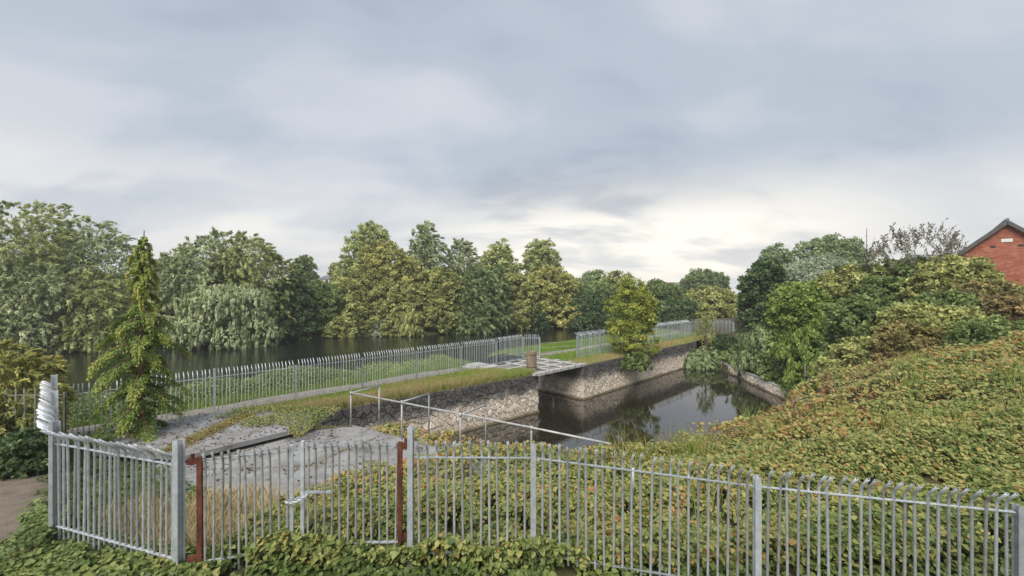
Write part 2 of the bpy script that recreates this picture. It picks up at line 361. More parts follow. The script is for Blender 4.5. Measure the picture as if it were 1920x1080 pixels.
wts = np.linalg.solve(A_, np.concatenate([ctrl[:, 2], np.zeros(3)]))
def HZ(x, y):
    x, y = np.asarray(x, float), np.asarray(y, float); out = np.zeros(x.shape)
    for (cx, cy, _), w in zip(ctrl, wts[:-3]): out += w*np.hypot(x-cx, y-cy)
    return out+wts[-3]+wts[-2]*x+wts[-1]*y
WALL0 = -15.4
def NW(s): return np.where(np.asarray(s) < 2, .30+.085*np.clip(-np.asarray(s), 0, 15.4), 0.0)
BASIN = [tuple(SN(WALL0+.1, 1.65)), tuple(SN(0, .4)), tuple(SN(4.6, .1)), tuple(SN(24.6, .1)), (21.0, 45.0), (19.5, 27.0), (17.6, 20.6), (10.2, 16.7), (3.4, 13.3), (1.6, 12.4), (-4.6, 16.3), (-7.6, 16.6)]
gx = np.concatenate([np.arange(-40, -14, .8), np.arange(-14, 24, .3), np.arange(24, 62, .8)])
gy = np.concatenate([np.arange(-6, 5, .8), np.arange(5, 26, .3), np.arange(26, 62, .6)])
X, Y = np.meshgrid(gx, gy); Z = HZ(X, Y)
Z += np.where(X < -8, .01, .05)*np.sin(X*1.7+np.sin(Y*1.1)*2)*np.cos(Y*1.9)
S_, N_ = to_sn(X, Y)
Z = np.where(in_poly(X, Y, BASIN), -4.6, Z)
Z = np.where((N_ > .25+NW(S_)) & (S_ < 34), -5.0, Z)
Z = np.where((N_ > 6) & (S_ >= 34), np.minimum(Z, -1.2), Z)
g = link('hillside_ground', grid_mesh('hillside_ground', X, Y, Z, M['soil'])); tag(g, 'dark soil of the bank under the ground cover', kind='structure')
base = MB().prism([(-900, -300), (900, -300), (900, 900), (-900, 900)], -6.2, -5.6).build('ground', M['farland']); tag(base, 'wide low ground reaching the horizon', kind='structure')

# river-side strip in wall coordinates: wall edge, grass, path, grass, river slope
def strip(name, s0, s1, label):
    ss = np.arange(s0, s1+.01, .4); ns = np.array([0, .5, 1, 2, 3, 4, 4.3, 6.0, 6.4, 7.2, 8.2, 9, 9.8, 10.6, 11.6, 13])
    zz = np.interp(ns, [0, .5, 4, 6.2, 8.5, 10.2, 13], [-.97, -.93, -.95, -.95, -.98, -1.5, -3.4])
    S, Nn = np.meshgrid(ss, ns); Nn = np.where(Nn < 4, NW(S)+Nn*(4-NW(S))/4, Nn); xy = C1+S[..., None]*U+Nn[..., None]*NV
    Zs = np.broadcast_to(zz[:, None], S.shape)+.025*np.sin(S*2.1+Nn*3)*(Nn > .2)
    # s and n axes make a left-handed pair here, so flip for upward normals
    o = link(name, grid_mesh(name, xy[::-1, :, 0], xy[::-1, :, 1], Zs[::-1], M['turf'])); tag(o, label, kind='structure')
strip('river_bank', -40, -.05, 'grassy river bank between quay wall and river')
strip('river_bank', 4.65, 36, 'grassy river bank beyond the footbridge')
def path(s0, s1):
    ss = np.arange(s0, s1+.01, .4); S, K = np.meshgrid(ss, np.array([0., .33, .66, 1.]))
    n0, n1 = 4.35+.12*np.sin(ss*1.3), 5.75+.15*np.sin(ss*.9+1)
    Nn = n0[None]+(n1-n0)[None]*K; xy = C1+S[..., None]*U+Nn[..., None]*NV
    o = link('path', grid_mesh('path', xy[::-1, :, 0], xy[::-1, :, 1], np.full(S.shape, -.905)+.012*np.sin(S*2), M['gravel']))
    tag(o, 'worn gravel path along the river fence', kind='structure')
path(-30, -2.6); path(5.2, 34)
# footpath at the far left, outside the fence
xs, ys = np.meshgrid(np.linspace(-7, .45, 24), np.linspace(6.9, 10.7, 16)); xs = xs-8.9-(ys-7.7)*.88
o = link('footpath', grid_mesh('footpath', xs, ys, HZ(xs, ys)+.045, M['earth'])); tag(o, 'bare earth footpath outside the fence', kind='structure')

# water
xy = [SN(-130, 9.2), SN(60, 9.2), SN(60, 120), SN(-130, 120)]
o = MB().add([(p[0], p[1], -2.4) for p in xy], [(0, 1, 2, 3)]).build('river', M['river']); tag(o, 'dark rippled river', kind='structure')
o = MB().add([(x, y, -3.42) for x, y in [tuple(SN(-18, 2.0)), tuple(SN(-.3, .6)), tuple(SN(-.3, 9.0)), tuple(SN(5, 9.0)), tuple(SN(5, -.02)), tuple(SN(27, -.02)), (24, 40), (21, 26), (18, 19), (2, 10.5), (-8, 14)]],
             [tuple(range(11))]).build('basin_water', M['basin']); tag(o, 'still brown basin water reflecting the sky', kind='structure')
# far bank land
fb = [(-140, 44), (-75, 48), (-60, 50), (-33, 57), (-26, 63.5), (-13, 66), (4, 79), (14, 80), (21, 74), (26, 64), (30, 56), (62, 52)]
mb = MB(); nfb = len(fb); v = []
for i, (x, y) in enumerate(fb):
    v += [(x, y-.6, -3.2), (x, y+.8, -2.0), (x*1.15, y+14, -1.4), (x*6, 880, -1.4)]
mb.add(v, [(4*i+j, 4*(i+1)+j, 4*(i+1)+j+1, 4*i+j+1) for i in range(nfb-1) for j in range(3)])
o = mb.build('far_bank', M['farland']); tag(o, 'wooded land across the river', kind='structure')

# ------------------------------------------------------------------ stone walls
def cells(L, H, cols, rows, jit=.5):
    pts = []
    for r in range(rows):
        for c in range(cols):
            pts.append(((c+.5+(.25 if r % 2 else -.25)+rng.uniform(-jit, jit))*L/cols, (r+.5+rng.uniform(-jit, jit)*.75)*H/rows))
    pts = [p for p in pts if rng.random() > .13]
    pts = np.array(pts); out = []; asp = (L/cols)/(H/rows)
    for i, p in enumerate(pts):
        d = np.hypot((pts[:, 0]-p[0])/asp, pts[:, 1]-p[1]); nb = np.argsort(d)[1:16]
        poly = [(0, 0), (L, 0), (L, H), (0, H)]
        for j in nb:
            q = pts[j]; mid = (p+q)/2; nn_ = q-p; new = []
            for k in range(len(poly)):
                a, b = np.array(poly[k]), np.array(poly[(k+1) % len(poly)])
                da, db = (a-mid)@nn_, (b-mid)@nn_
                if da <= 0: new.append(tuple(a))
                if (da < 0) != (db < 0): new.append(tuple(a+(b-a)*da/(da-db)))
            poly = new
            if len(poly) < 3: break
        if len(poly) >= 3: out.append(poly)
    return out
def stone_geo(poly, gap=.014):
    p = np.array(poly); c = p.mean(0); d = p-c; r = np.linalg.norm(d, axis=1, keepdims=True)
    s0 = c+d*np.maximum(.3, 1-gap/np.maximum(r, .02)*1.3); s1 = c+d*.86*np.maximum(.3, 1-gap/np.maximum(r, .02)*1.3)
    k = len(p); dep = rng.uniform(.03, .09); tilt = rng.normal(0, .05, 2)
    v = [(a, b, -.05) for a, b in s0]+[(a, b, dep*.55) for a, b in s0]+[(a, b, dep+tilt@np.array([a-c[0], b-c[1]])) for a, b in s1]
    f = [tuple(range(2*k, 3*k))]
    for l in (0, 1):
        f += [(l*k+i, l*k+(i+1) % k, (l+1)*k+(i+1) % k, (l+1)*k+i) for i in range(k)]
    return v, f
def stone_wall(label, org, d, nrm, L, z0, z1, cols, rows, mat, joined=False, thick=.5):
    org, d, nrm = np.array(org, float), np.array(d, float), np.array(nrm, float)
    t = thing('stone_wall', label, 'wall', (org[0], org[1], z0))
    def w(a, b, c): q = d*a+nrm*c; return (q[0], q[1], b)
    v = [w(a, b, c) for c in (-.02, -thick) for a, b in ((0, 0), (L, 0), (L, z1-z0-.03), (0, z1-z0-.03))]
    MB().add(v, [(0, 1, 2, 3), (7, 6, 5, 4), (0, 4, 5, 1), (1, 5, 6, 2), (2, 6, 7, 3), (3, 7, 4, 0)]).build('core', M['mortar'], t)
    big = MB(); cl = cells(L, z1-z0, cols, rows)
    cl.sort(key=lambda q: -np.mean([p[1] for p in q])-.03*np.mean([p[0] for p in q]))
    for ip, poly in enumerate(cl):
        vv, ff = stone_geo(poly); vv = [w(*q) for q in vv]
        if joined or ip >= 300: big.add(vv, ff)
        else: MB().add(vv, ff).build('stone', mat, t)
    if big.v: big.build('stone_facing', mat, t)['kind'] = 'stuff'
    f0 = MB(); n_ = max(4, int(L/1.2))
    for i in range(n_):
        a0, a1 = L*i/n_, L*(i+1)/n_-.01; e = rng.uniform(.10, .2); zt = -3.30+rng.uniform(-.03, .03)-z0
        vv = [w(a, b, c) for c in (0, e) for a, b in ((a0, -.4), (a1, -.4), (a1, zt), (a0, zt))]
        f0.add(vv, [(3, 2, 1, 0), (4, 5, 6, 7), (0, 1, 5, 4), (1, 2, 6, 5), (2, 3, 7, 6), (3, 0, 4, 7)])
    f0.build('footing', M['footing'], t, 'wet stone ledge at the waterline')
    return t
ZB = -3.5
WD = SN(0, .30)-SN(WALL0, float(NW(WALL0))); WLEN = float(np.linalg.norm(WD)); WD = WD/WLEN
stone_wall('rubble quay wall left of the footbridge, dark above and bleached below', SN(WALL0, float(NW(WALL0))), WD, np.array([WD[1], -WD[0]]), WLEN, ZB, -.98, 44, 11, M['stone'])
stone_wall('short rubble wall of the inlet under the footbridge', SN(4.6, 0), NV, -U, 5.0, ZB, -.98, 15, 11, M['stone'])
stone_wall('long rubble quay wall running from the footbridge to the basin end', SN(4.6, 0), U, -NV, 21, ZB, -.98, 62, 11, M['stone'], joined=True)
stone_wall('inlet side wall under the left end of the footbridge', SN(-.06, 5), -NV, U, 4.6, ZB, -.98, 10, 7, M['stone'], joined=True)
rd = np.array([21.1-19.2, 44-25.5]); rl = np.linalg.norm(rd); rd = rd/rl
cw = stone_wall('low pale stone wall along the overgrown right bank of the basin', (19.2, 25.5), rd, (-rd[1], rd[0]), rl, ZB, -2.75, 46, 3, M['stone2'], joined=True)
mb = MB(); nC = 16
for i in range(nC):
    a, b = rl*i/nC, rl*(i+1)/nC-.03; c0 = rd*((a+b)/2)
    o = MB().bar((rd[0]*a+rd[1]*.18, rd[1]*a-rd[0]*.18, .80+rng.uniform(-.01, .02)), (rd[0]*b+rd[1]*.18, rd[1]*b-rd[0]*.18, .80+rng.uniform(-.01, .02)), .50, .12).build('coping_stone', M['concrete_pale'], cw)

# ------------------------------------------------------------------ concrete apron and slabs
APRON = [(-10.2, 9.2), (-6, 8.6), (-2, 9.0), (.9, 10.9), (.65, 11.15), (-5.55, 15.05), (-7.2, 14.6), (-9.6, 12.0)]
o = MB().prism(APRON, -.75, -.30).build('concrete_apron', M['concrete']); tag(o, 'grey concrete apron inside the gate', kind='structure')
LEDGE = [(.9, 10.9), (1.75, 12.15), (-4.75, 16.35), (-5.6, 15.06)]
o = MB().prism(LEDGE, -2.5, -.72).build('concrete_ledge', M['concrete']); tag(o, 'lower concrete ledge beside the railing', kind='structure')
SLAB = [(-8.9, 11.65), (-6.72, 14.25), (-7.6, 16.0), (-10.5, 16.1), (-12.6, 14.6), (-11.8, 12.0)]
o = MB().prism(SLAB, -.19, -.05).build('concrete_slab', M['concrete']); tag(o, 'raised concrete slab with a dark gap under its edge', kind='structure')

# ------------------------------------------------------------------ fences
BARS = {}
def bar_mesh(h, r, bend, ang, mat, key):
    if key in BARS: return BARS[key]
    a = radians(ang); b = MB(); hb = h-bend*cos(a)
    pts = [(0, 0, 0), (0, 0, hb-.05), (0, -.012*sin(a)*2, hb), (0, -.05*sin(a), hb+.045*cos(a)), (0, -bend*sin(a), h)] if bend else [(0, 0, 0), (0, 0, h)]
    b.tube(pts, r, 8, cap=False)
    dr = Vector((0, -sin(a), cos(a))) if bend else Vector((0, 0, 1)); tip = Vector(pts[-1])
    n0 = len(b.v); ring = [Vector(q) for q in b.v[-8:]]
    ins = [tip+(q-tip)*.66 for q in ring]; deep = [q-dr*.03 for q in ins]
    b.v += [tuple(q) for q in ins+deep]
    b.f += [(n0-8+j, n0-8+(j+1) % 8, n0+(j+1) % 8, n0+j) for j in range(8)]
    nf = len(b.f)
    b.f += [(n0+j, n0+(j+1) % 8, n0+8+(j+1) % 8, n0+8+j) for j in range(8)]+[tuple(n0+8+j for j in range(8))]
    me = b.mesh('bar', mat, True); me.materials.append(M['dark'])
    for q in list(me.polygons)[nf:]: q.material_index = 1
    BARS[key] = me; return me
def ibeam(b, p0, p1, w, dpt, tx):
    """rolled steel post: web and two flanges; tx = direction along the fence"""
    t = Vector((tx[0], tx[1], 0)).normalized(); nrm_ = Vector((-t.y, t.x, 0)); th = .012
    for sgn in (-1, 1):
        q = nrm_*sgn*(dpt/2-th/2); b.bar(Vector(p0)+q, Vector(p1)+q, w, th, nrm_) 
    b.bar(p0, p1, th, dpt-2*th, nrm_)
def fence_run(t, posts, gap, side, tops, rails, bar_h, r=.017, bend=.24, ang=42, mat='galv', post=(.10, .12), key='a', skip_posts=(), bar_lift=0.0, box_rail=(.012, .05), endbars=True):
    """posts: (x, y, z ground); tops: post height; rails: heights above ground; side: +1 bends to the right of travel"""
    me = bar_mesh(bar_h, r, bend, ang, M[mat], key)
    for i, p in enumerate(posts):
        if i in skip_posts: continue
        q = posts[min(i+1, len(posts)-1)]; pr = posts[max(i-1, 0)]; tx = (q[0]-pr[0], q[1]-pr[1])
        b = MB(); h = tops[i] if hasattr(tops, '__len__') else tops
        ibeam(b, (p[0], p[1], p[2]-.3), (p[0], p[1], p[2]+h), post[0], post[1], tx); b.build('post', M[mat], t)
    for i in range(len(posts)-1):
        a, b_ = Vector(posts[i]), Vector(posts[i+1]); d = b_-a; L = math.hypot(d.x, d.y); th = math.atan2(d.y, d.x)
        e = d.normalized()*(.055)
        for rh in rails:
            MB().bar(a+e+Vector((0, 0, rh)), b_-e+Vector((0, 0, rh)), box_rail[1], box_rail[0]).build('rail', M[mat], t)
        n = max(2, round(L/gap))
        for k in range(1, n):
            p = a+d*(k/n)
            o = link('bar', me, t, (p.x, p.y, p.z+bar_lift+rng.normal(0, .006)), th+(0 if side > 0 else pi))
            o.rotation_euler = (rng.normal(0, .008), rng.normal(0, .008), o.rotation_euler[2]+rng.normal(0, .012 if key == 'left' else .05))
            if key in ('front', 'left') and rng.random() < .3:
                o.material_slots[0].link = 'OBJECT'; o.material_slots[0].material = M['galv_old']
# right-hand run of the front fence
t = thing('steel_fence', 'galvanised bar fence with bent tops running right from the gate', 'fence', (0, 0, 0))
FR = [(-1.71, 7.2, -.06), (.36, 7.17, -.06), (3.82, 6.65, -.30), (7.27, 6.12, -.43), (10.7, 5.6, -.5)]
fence_run(t, FR, .148, 1, [2.22, 1.92, 1.86, 1.80, 1.8], [1.70, .10], 2.02, r=.0205, key='front', post=(.09, .11))
# left-hand run, turning back to the river fence
t = thing('steel_fence', 'galvanised bent-top fence left of the gate, turning back towards the river', 'fence', (0, 0, 0))
FL = [(-8.36, 7.8, -.06), (-5.31, 6.8, -.06)]
fence_run(t, FL, .138, 1, [2.12, 2.13], [1.72, .22], 2.04, r=.0205, key='left', bend=.30, ang=50, post=(.12, .12))
n0 = SN(-21.6, 4.0); FLb = [(-8.36, 7.8, -.06)]
for k in range(1, 5):
    q = np.array([-8.36, 7.8])*(1-k/4)+n0*(k/4); FLb.append((q[0], q[1], (-.06, .0, .0, -.35, -.96)[k]))
fence_run(t, FLb, .15, -1, [2.12, 2.2, 2.2, 2.1, 2.05], [1.72, .22], 2.04, r=.0205, key='left', bend=.30, ang=50, skip_posts=(0,), post=(.12, .12))
# river fence beside the path
t = thing('steel_fence', 'long bar fence beside the river path, left of the footbridge', 'fence', (0, 0, 0))
F2 = []
for s in (-21.6, -16.9, -13.6, -10.2, -6.8, -3.4, -.2):
    q = SN(s, 4.0); F2.append((q[0], q[1], -.95))
fence_run(t, F2, .145, -1, [2.05, 2.05, 1.78, 1.78, 1.78, 1.78, 1.78], [1.68, .14], 2.02, r=.017, key='river', bend=.22, ang=38, post=(.08, .09), box_rail=(.02, .05))
t = thing('steel_fence', 'short fence panel with splayed bar tops on the footbridge', 'fence', (0, 0, 0))
qa, qb, qc = SN(-.1, 4.1), SN(3.0, 4.4), SN(3.9, 3.5)
fence_run(t, [(*qa, -.86), (*qb, -.86), (*qc, -.86)], .14, -1, [1.6, 1.75, 1.75], [1.66, .55, .14], 1.95, r=.016, key='deck', bend=.22, ang=38, post=(.08, .09), box_rail=(.03, .05))
# fence beyond the footbridge
t = thing('steel_fence', 'distant bent-top fence beyond the footbridge along the basin', 'fence', (0, 0, 0))
F3 = []
for s in (6.7, 10.0, 13.3, 16.6, 19.9, 23.2, 26.5, 29.0):
    q = SN(s, 2.0); F3.append((q[0], q[1], -.95))
F3 += [(23.2, 49.2, -.95), (25.4, 48.9, -.95)]
fence_run(t, F3, .15, -1, 1.8, [1.68, .14], 2.04, r=.015, key='far', bend=.42, ang=60, post=(.09, .10), box_rail=(.02, .05))
# old dark fence at the far left
t = thing('old_fence', 'old dull grey bar fence overgrown by shrubs at the far left', 'fence', (0, 0, 0))
fence_run(t, [(-16.6, 11.4, -.12), (-14.0, 11.35, -.12), (-11.9, 11.35, -.1)], .26, 1, 1.85, [1.78, .42], 1.95, r=.02, key='old', bend=0, mat='dull_steel', post=(.05, .05), box_rail=(.02, .04))

# gate: two leaves between rusty hinge stiles
def gate(label, p0, p1, nb, hinge_at_start, ztop, zbot):
    p0, p1 = Vector(p0), Vector(p1); t = thing('gate', label, 'gate', tuple(p0)); d = p1-p0
    th = math.atan2(d.y, d.x); me = bar_mesh(2.0, .019, .2, 32, M['galv_old'], 'gate')
    for zr in (ztop, zbot): MB().bar(Vector((0, 0, zr)), d+Vector((0, 0, zr)), .03, .03).build('rail', M['galv'], t)
    for k in range(nb):
        q = d*((k+.6)/(nb+.2)); o = link('bar', me, t, (q.x, q.y, zbot-.22+rng.normal(0, .01)), th)
        o.rotation_euler = (rng.normal(0, .008), rng.normal(0, .008), th+rng.normal(0, .05))
    for at, hinge in ((Vector((0, 0, 0)), hinge_at_start), (d, not hinge_at_start)):
        b = MB()
        if hinge:
            b.bar(at+Vector((0, 0, zbot-.05)), at+Vector((0, 0, ztop+.06)), .07, .07, d.normalized())
            o = b.build('hinge_stile', M['rust'], t, 'rusty red-brown hinge stile')
            sg = -1 if hinge_at_start else 1; hb = MB(); e = d.normalized()*sg
            for zz in (ztop+.0, zbot+.08):
                hb.bar(at+e*.02+Vector((0, 0, zz)), at+e*.17+Vector((0, 0, zz)), .04, .10)
            hb.tube([at+e*.10+Vector((0, 0, ztop-.06)), at+e*.10+Vector((0, 0, ztop+.12))], .03, 8)
            hb.build('hinge', M['rust'], o)
        else:
            b.bar(at+Vector((0, 0, zbot-.06)), at+Vector((0, 0, ztop+.10)), .055, .055, d.normalized()); b.build('stile', M['galv'], t, 'closing stile of square tube')
    return t, d
gate('left gate leaf of bent-top bars with a rusty hinge stile', (-5.02, 6.86, 0), (-3.76, 7.28, 0), 11, True, 1.72, .08)
t, d = gate('right gate leaf of bent-top bars, hung on a rusty stile', (-3.58, 7.30, 0), (-1.93, 7.36, 0), 12, False, 1.78, .12)
MB().bar((.03, 0, 1.0), (.48, .015, 1.0), .035, .035).build('drop_bolt', M['galv'], t)
# chain holding the leaves together
t = thing('chain', 'silver chain looped round the two closing gate stiles', 'chain', (-3.67, 7.24, .93))
tor = MB(); R_, r_, k1, k2 = .026, .008, 10, 6
vv = []
for i in range(k1):
    a = 2*pi*i/k1
    for j in range(k2):
        b_ = 2*pi*j/k2; vv.append(((R_*1.35+r_*cos(b_))*cos(a), (R_*.8+r_*cos(b_))*sin(a), r_*sin(b_)))
tor.add(vv, [(i*k2+j, ((i+1) % k1)*k2+j, ((i+1) % k1)*k2+(j+1) % k2, i*k2+(j+1) % k2) for i in range(k1) for j in range(k2)])
tm = tor.mesh('link', M['galv'], True); nl = 26
for i in range(nl):
    a = 2*pi*i/nl; p = Vector((.17*cos(a)+.02, .075*sin(a)-.01, .055*cos(a)-.03*sin(a)**2)); q = Vector((-.17*sin(a), .075*cos(a), -.055*sin(a)))
    o = link('link', tm, t, p); o.rotation_euler = (pi/2*(i % 2), 0, 0)
    qt = q.to_track_quat('X', 'Z'); e = qt.to_matrix().to_4x4()
    from mathutils import Matrix
    o.matrix_local = Matrix.Translation(p) @ e @ Matrix.Rotation(pi/2*(i % 2), 4, 'X')

# pipe railing on the apron edge
t = thing('pipe_railing', 'galvanised pipe railing with three cross pipes at the apron edge', 'railing', (-5.57, 14.75, -.3))
o0 = Vector((-5.57, 14.75, -.3)); near = [(-5.57, 14.75), (-3.5, 13.55), (-1.47, 12.15), (.5, 11.0)]; off = (.66, 1.02); ZT = .92
mb = lambda: MB()
for i, (x, y) in enumerate(near):
    MB().tube([Vector((x, y, -.30))-o0, Vector((x, y, ZT))-o0], .028, 10).build('post', M['galv_old'], t, smooth=True)
    MB().tube([Vector((x, y, -.30))-o0, Vector((x, y, -.285))-o0], .07, 10).build('base_plate', M['galv_old'], t)
    MB().tube([Vector((x, y, ZT-.05))-o0, Vector((x, y, ZT+.045))-o0], .04, 10).build('pipe_clamp', M['galv_old'], t, smooth=True)
    if i < 3:
        MB().tube([Vector((x+off[0], y+off[1], -.72))-o0, Vector((x+off[0], y+off[1], ZT))-o0], .028, 10).build('post', M['galv_old'], t, smooth=True)
        MB().tube([Vector((x, y, ZT))-o0, Vector((x+off[0]*1.03, y+off[1]*1.03, ZT))-o0], .026, 10).build('cross_pipe', M['galv_old'], t, smooth=True)
MB().tube([Vector((-5.6, 14.77, ZT))-o0, Vector((.5, 11.0, ZT))-o0, Vector((2.3, 10.0, .86))-o0], .027, 10).build('top_pipe', M['galv_old'], t, smooth=True)
MB().tube([Vector((-1.0, 9.9, .55))-o0, Vector((-.45, 9.3, .05))-o0], .03, 8).build('brace', M['dull_steel'], t)
# leaning pipe stub in the ivy
t = thing('pipe_stub', 'short pale pipe stub poking out of the ground cover', 'pipe', tuple(P(1183, 905, 8.3)))
MB().tube([(0, 0, -.5), (.04, .02, .28)], .035, 10).build('pipe', M['galv'], t, smooth=True)

# ------------------------------------------------------------------ footbridge over the inlet
t = thing('footbridge', 'concrete and plank footbridge deck over the inlet', 'footbridge', (*SN(2.3, 2), -.9))
q0 = SN(2.3, 2); 
def SL(s, n, z): q = SN(s, n)-q0; return (q[0], q[1], z+.9)
for n in (.15, 1.35, 2.55, 3.75, 4.6):
    MB().bar(SL(-.6, n, -.93), SL(5.1, n, -.93), .22, .16).build('beam', M['concrete_pale'], t)
for k in range(9):
    s0 = -.55+k*.63
    for a, b in ((.27, 1.23), (1.47, 2.43), (2.67, 3.63)):
        MB().bar(SL(s0+.28, a, -.915+rng.normal(0, .006)), SL(s0+.28, b, -.915+rng.normal(0, .006)), .58, .06).build('plank', M['plank'], t)
for k in range(3):
    MB().bar(SL(.9+k*1.5, .1, -.80), SL(.9+k*1.5, 4.5, -.80), .16, .07).build('cross_beam', M['concrete_pale'], t)
MB().bar(SL(-.3, .0, -.95), SL(5.0, .0, -.95), .05, .17).build('fascia', M['concrete_pale'], t)
for k in range(6):
    MB().bar(SL(.4+k*.8, -.04, -.99), SL(.4+k*.8, -.04, -.83), .06, .03).build('bracket', M['dull_steel'], t)
t = thing('concrete_step', 'pale concrete step where the path meets the footbridge', 'step', (*SN(-1.7, 4.5), -.93))
MB().bar((0, 0, .08), tuple(np.append(U*1.2, .08)), 2.2, .18).build('tread', M['concrete_pale'], t)
MB().bar(tuple(np.append(-U*.35, .02)), tuple(np.append(-U*.02, .02)), 2.2, .10).build('tread', M['concrete_pale'], t)
t = thing('timber_bollard', 'stout round timber bollard of upright staves on the footbridge', 'bollard', (*SN(.15, 1.0), -.88))
ns = 14
for k in range(ns):
    a = 2*pi*k/ns; h = 1.28+rng.uniform(-.02, .02)
    MB().bar((.31*cos(a), .31*sin(a), 0), (.31*cos(a), .31*sin(a), h), .065, .137, (-sin(a), cos(a), 0)).build('stave', M['wood'], t)
MB().tube([(0, 0, 0), (0, 0, 1.24)], .285, 14).build('core', M['wood'], t)
for z in (.25, 1.05): 
    MB().tube([(0, 0, z), (0, 0, z+.05)], .352, 20).build('band', M['rust'], t)
t = thing('wire', 'thin wires strung from the footbridge to the far fence', 'wire', (*SN(3.9, 3.5), .4))
for dz in (0, -.35, -.7):
    e = SN(6.7, 2.0)-SN(3.9, 3.5); MB().tube([(0, 0, dz), (e[0], e[1], dz+.05)], .009, 5).build('strand', M['galv'], t)
# thin wire fence on the right bank
t = thing('wire_fence', 'thin rusty post and wire fence on the overgrown right bank', 'fence', (19.9, 27.0, -2.7))
for k in range(6):
    MB().tube([(k*.22, k*2.3, 0), (k*.22, k*2.3, 2.0+rng.uniform(-.2, .4))], .028, 6).build('post', M['galv_old'], t)
MB().tube([(0, 0, 1.35), (1.1, 11.5, 1.25)], .022, 6).build('rail', M['galv_old'], t)

# ------------------------------------------------------------------ buildings
t = thing('brick_house', 'red brick house gable with grey roof at the top of the bank', 'house', (39.44, 34.0, 3.2), -.76)
hw, zr, ze = 3.3, 6.75, 3.75    # half width, ridge, eaves above base
MB().add([(-hw, 0, 0), (hw, 0, 0), (hw, 0, ze+.2), (0, 0, zr-.1), (-hw, 0, ze+.2), (-hw, 9, 0), (hw, 9, 0), (hw, 9, ze+.2), (0, 9, zr-.1), (-hw, 9, ze+.2)],
         [(0, 1, 2, 3, 4), (9, 8, 7, 6, 5), (0, 4, 9, 5), (1, 6, 7, 2)]).build('wall', M['brick'], t)
sl = Vector((hw+.45, 0, 0)); k_ = (zr-ze)/hw
for sg in (-1, 1):
    b = MB(); a0 = Vector((0, -.25, zr)); a1 = Vector((sg*(hw+.45), -.25, zr-k_*(hw+.45))); dn = Vector((0, 9.5, 0)); upn = Vector((0, 0, .14))
    b.add([a0, a1, a1+dn, a0+dn, a0+upn, a1+upn, a1+dn+upn, a0+dn+upn], [(3, 2, 1, 0), (4, 5, 6, 7), (0, 1, 5, 4), (1, 2, 6, 5), (2, 3, 7, 6), (3, 0, 4, 7)])
    b.build('roof_slope', M['rooftile'], t)
    MB().bar((0, -.30, zr-.06), (sg*(hw+.45), -.30, zr-.06-k_*(hw+.45)), .05, .26).build('bargeboard', M['barge'], t)
MB().tube([(0, -.28, zr+.14), (0, 9.3, zr+.14)], .12, 8).build('ridge_tile', M['rooftile'], t)
MB().box(-.30, .30, -.03, .02, zr-1.62, zr-1.36).build('plaque', M['render'], t, 'small pale stone plaque')
for x in (-.75, .72): MB().box(x-.15, x+.15, -.02, .02, zr-2.02, zr-1.86).build('vent', M['dark'], t)
t = thing('outbuilding', 'grey slate roof showing behind the left edge of the brick house', 'house', (45.6, 42.5, 3.3))
MB().box(-3.5, 3.5, 0, 5, -1, 3.4).build('wall', M['brick'], t)
MB().add([(-3.8, -.3, 3.3), (3.8, -.3, 3.3), (3.8, 2.5, 4.95), (-3.8, 2.5, 4.95), (3.8, 5.3, 3.3), (-3.8, 5.3, 3.3)], [(0, 1, 2, 3), (3, 2, 4, 5), (0, 3, 5), (1, 4, 2)]).build('roof', M['rooftile'], t)
def far_house(label, px, py_top, py_bot, hwpx, d, roofm, gable=False, wall='render'):
    c = P(px, py_bot, d); w = hwpx/F*d; h = (py_bot-py_top)/F*d
    t = thing('far_house', label, 'house', (c[0], c[1], -1.4)); zb = c[2]+1.4; ze = zb+h*.45
    MB().box(-w, w, 0, 8, 0, ze).build('wall', M[wall], t)
    MB().add([(-w*1.05, -.4, ze-.1), (w*1.05, -.4, ze-.1), (w*1.05, 4, zb+h), (-w*1.05, 4, zb+h), (w*1.05, 8.4, ze-.1), (-w*1.05, 8.4, ze-.1)], [(0, 1, 2, 3), (3, 2, 4, 5), (0, 3, 5), (1, 4, 2)]).build('roof', M[roofm], t)
    for k in range(4):
        x = -w+(k+.5)*w/2; o = MB().box(x-.5, x+.5, -.04, .03, ze-1.5, ze-.5).build('window', M['glass'], t)
        MB().box(x-.58, x+.58, -.06, .02, ze-1.6, ze-1.5).build('sill', M['barge'], o)
far_house('low white building between the far trees', 617, 516, 527, 18, 150, 'rooftile')
far_house('distant terrace with a grey roof over the treetops', 1266, 529, 548, 24, 170, 'rooftile')
far_house('distant house with a tawny roof behind the yellow willows', 1078, 520, 560, 20, 140, 'footing')
t = thing('mast', 'thin aerial mast above the shrubs on the right', 'mast', tuple(P(1625, 560, 34)))
MB().tube([(0, 0, 0), (0, 0, 5.6)], [.045, .02], 6).build('pole', M['barge'], t)
MB().bar((-.15, 0, 5.0), (.15, 0, 5.0), .02, .02).build('aerial', M['barge'], t)

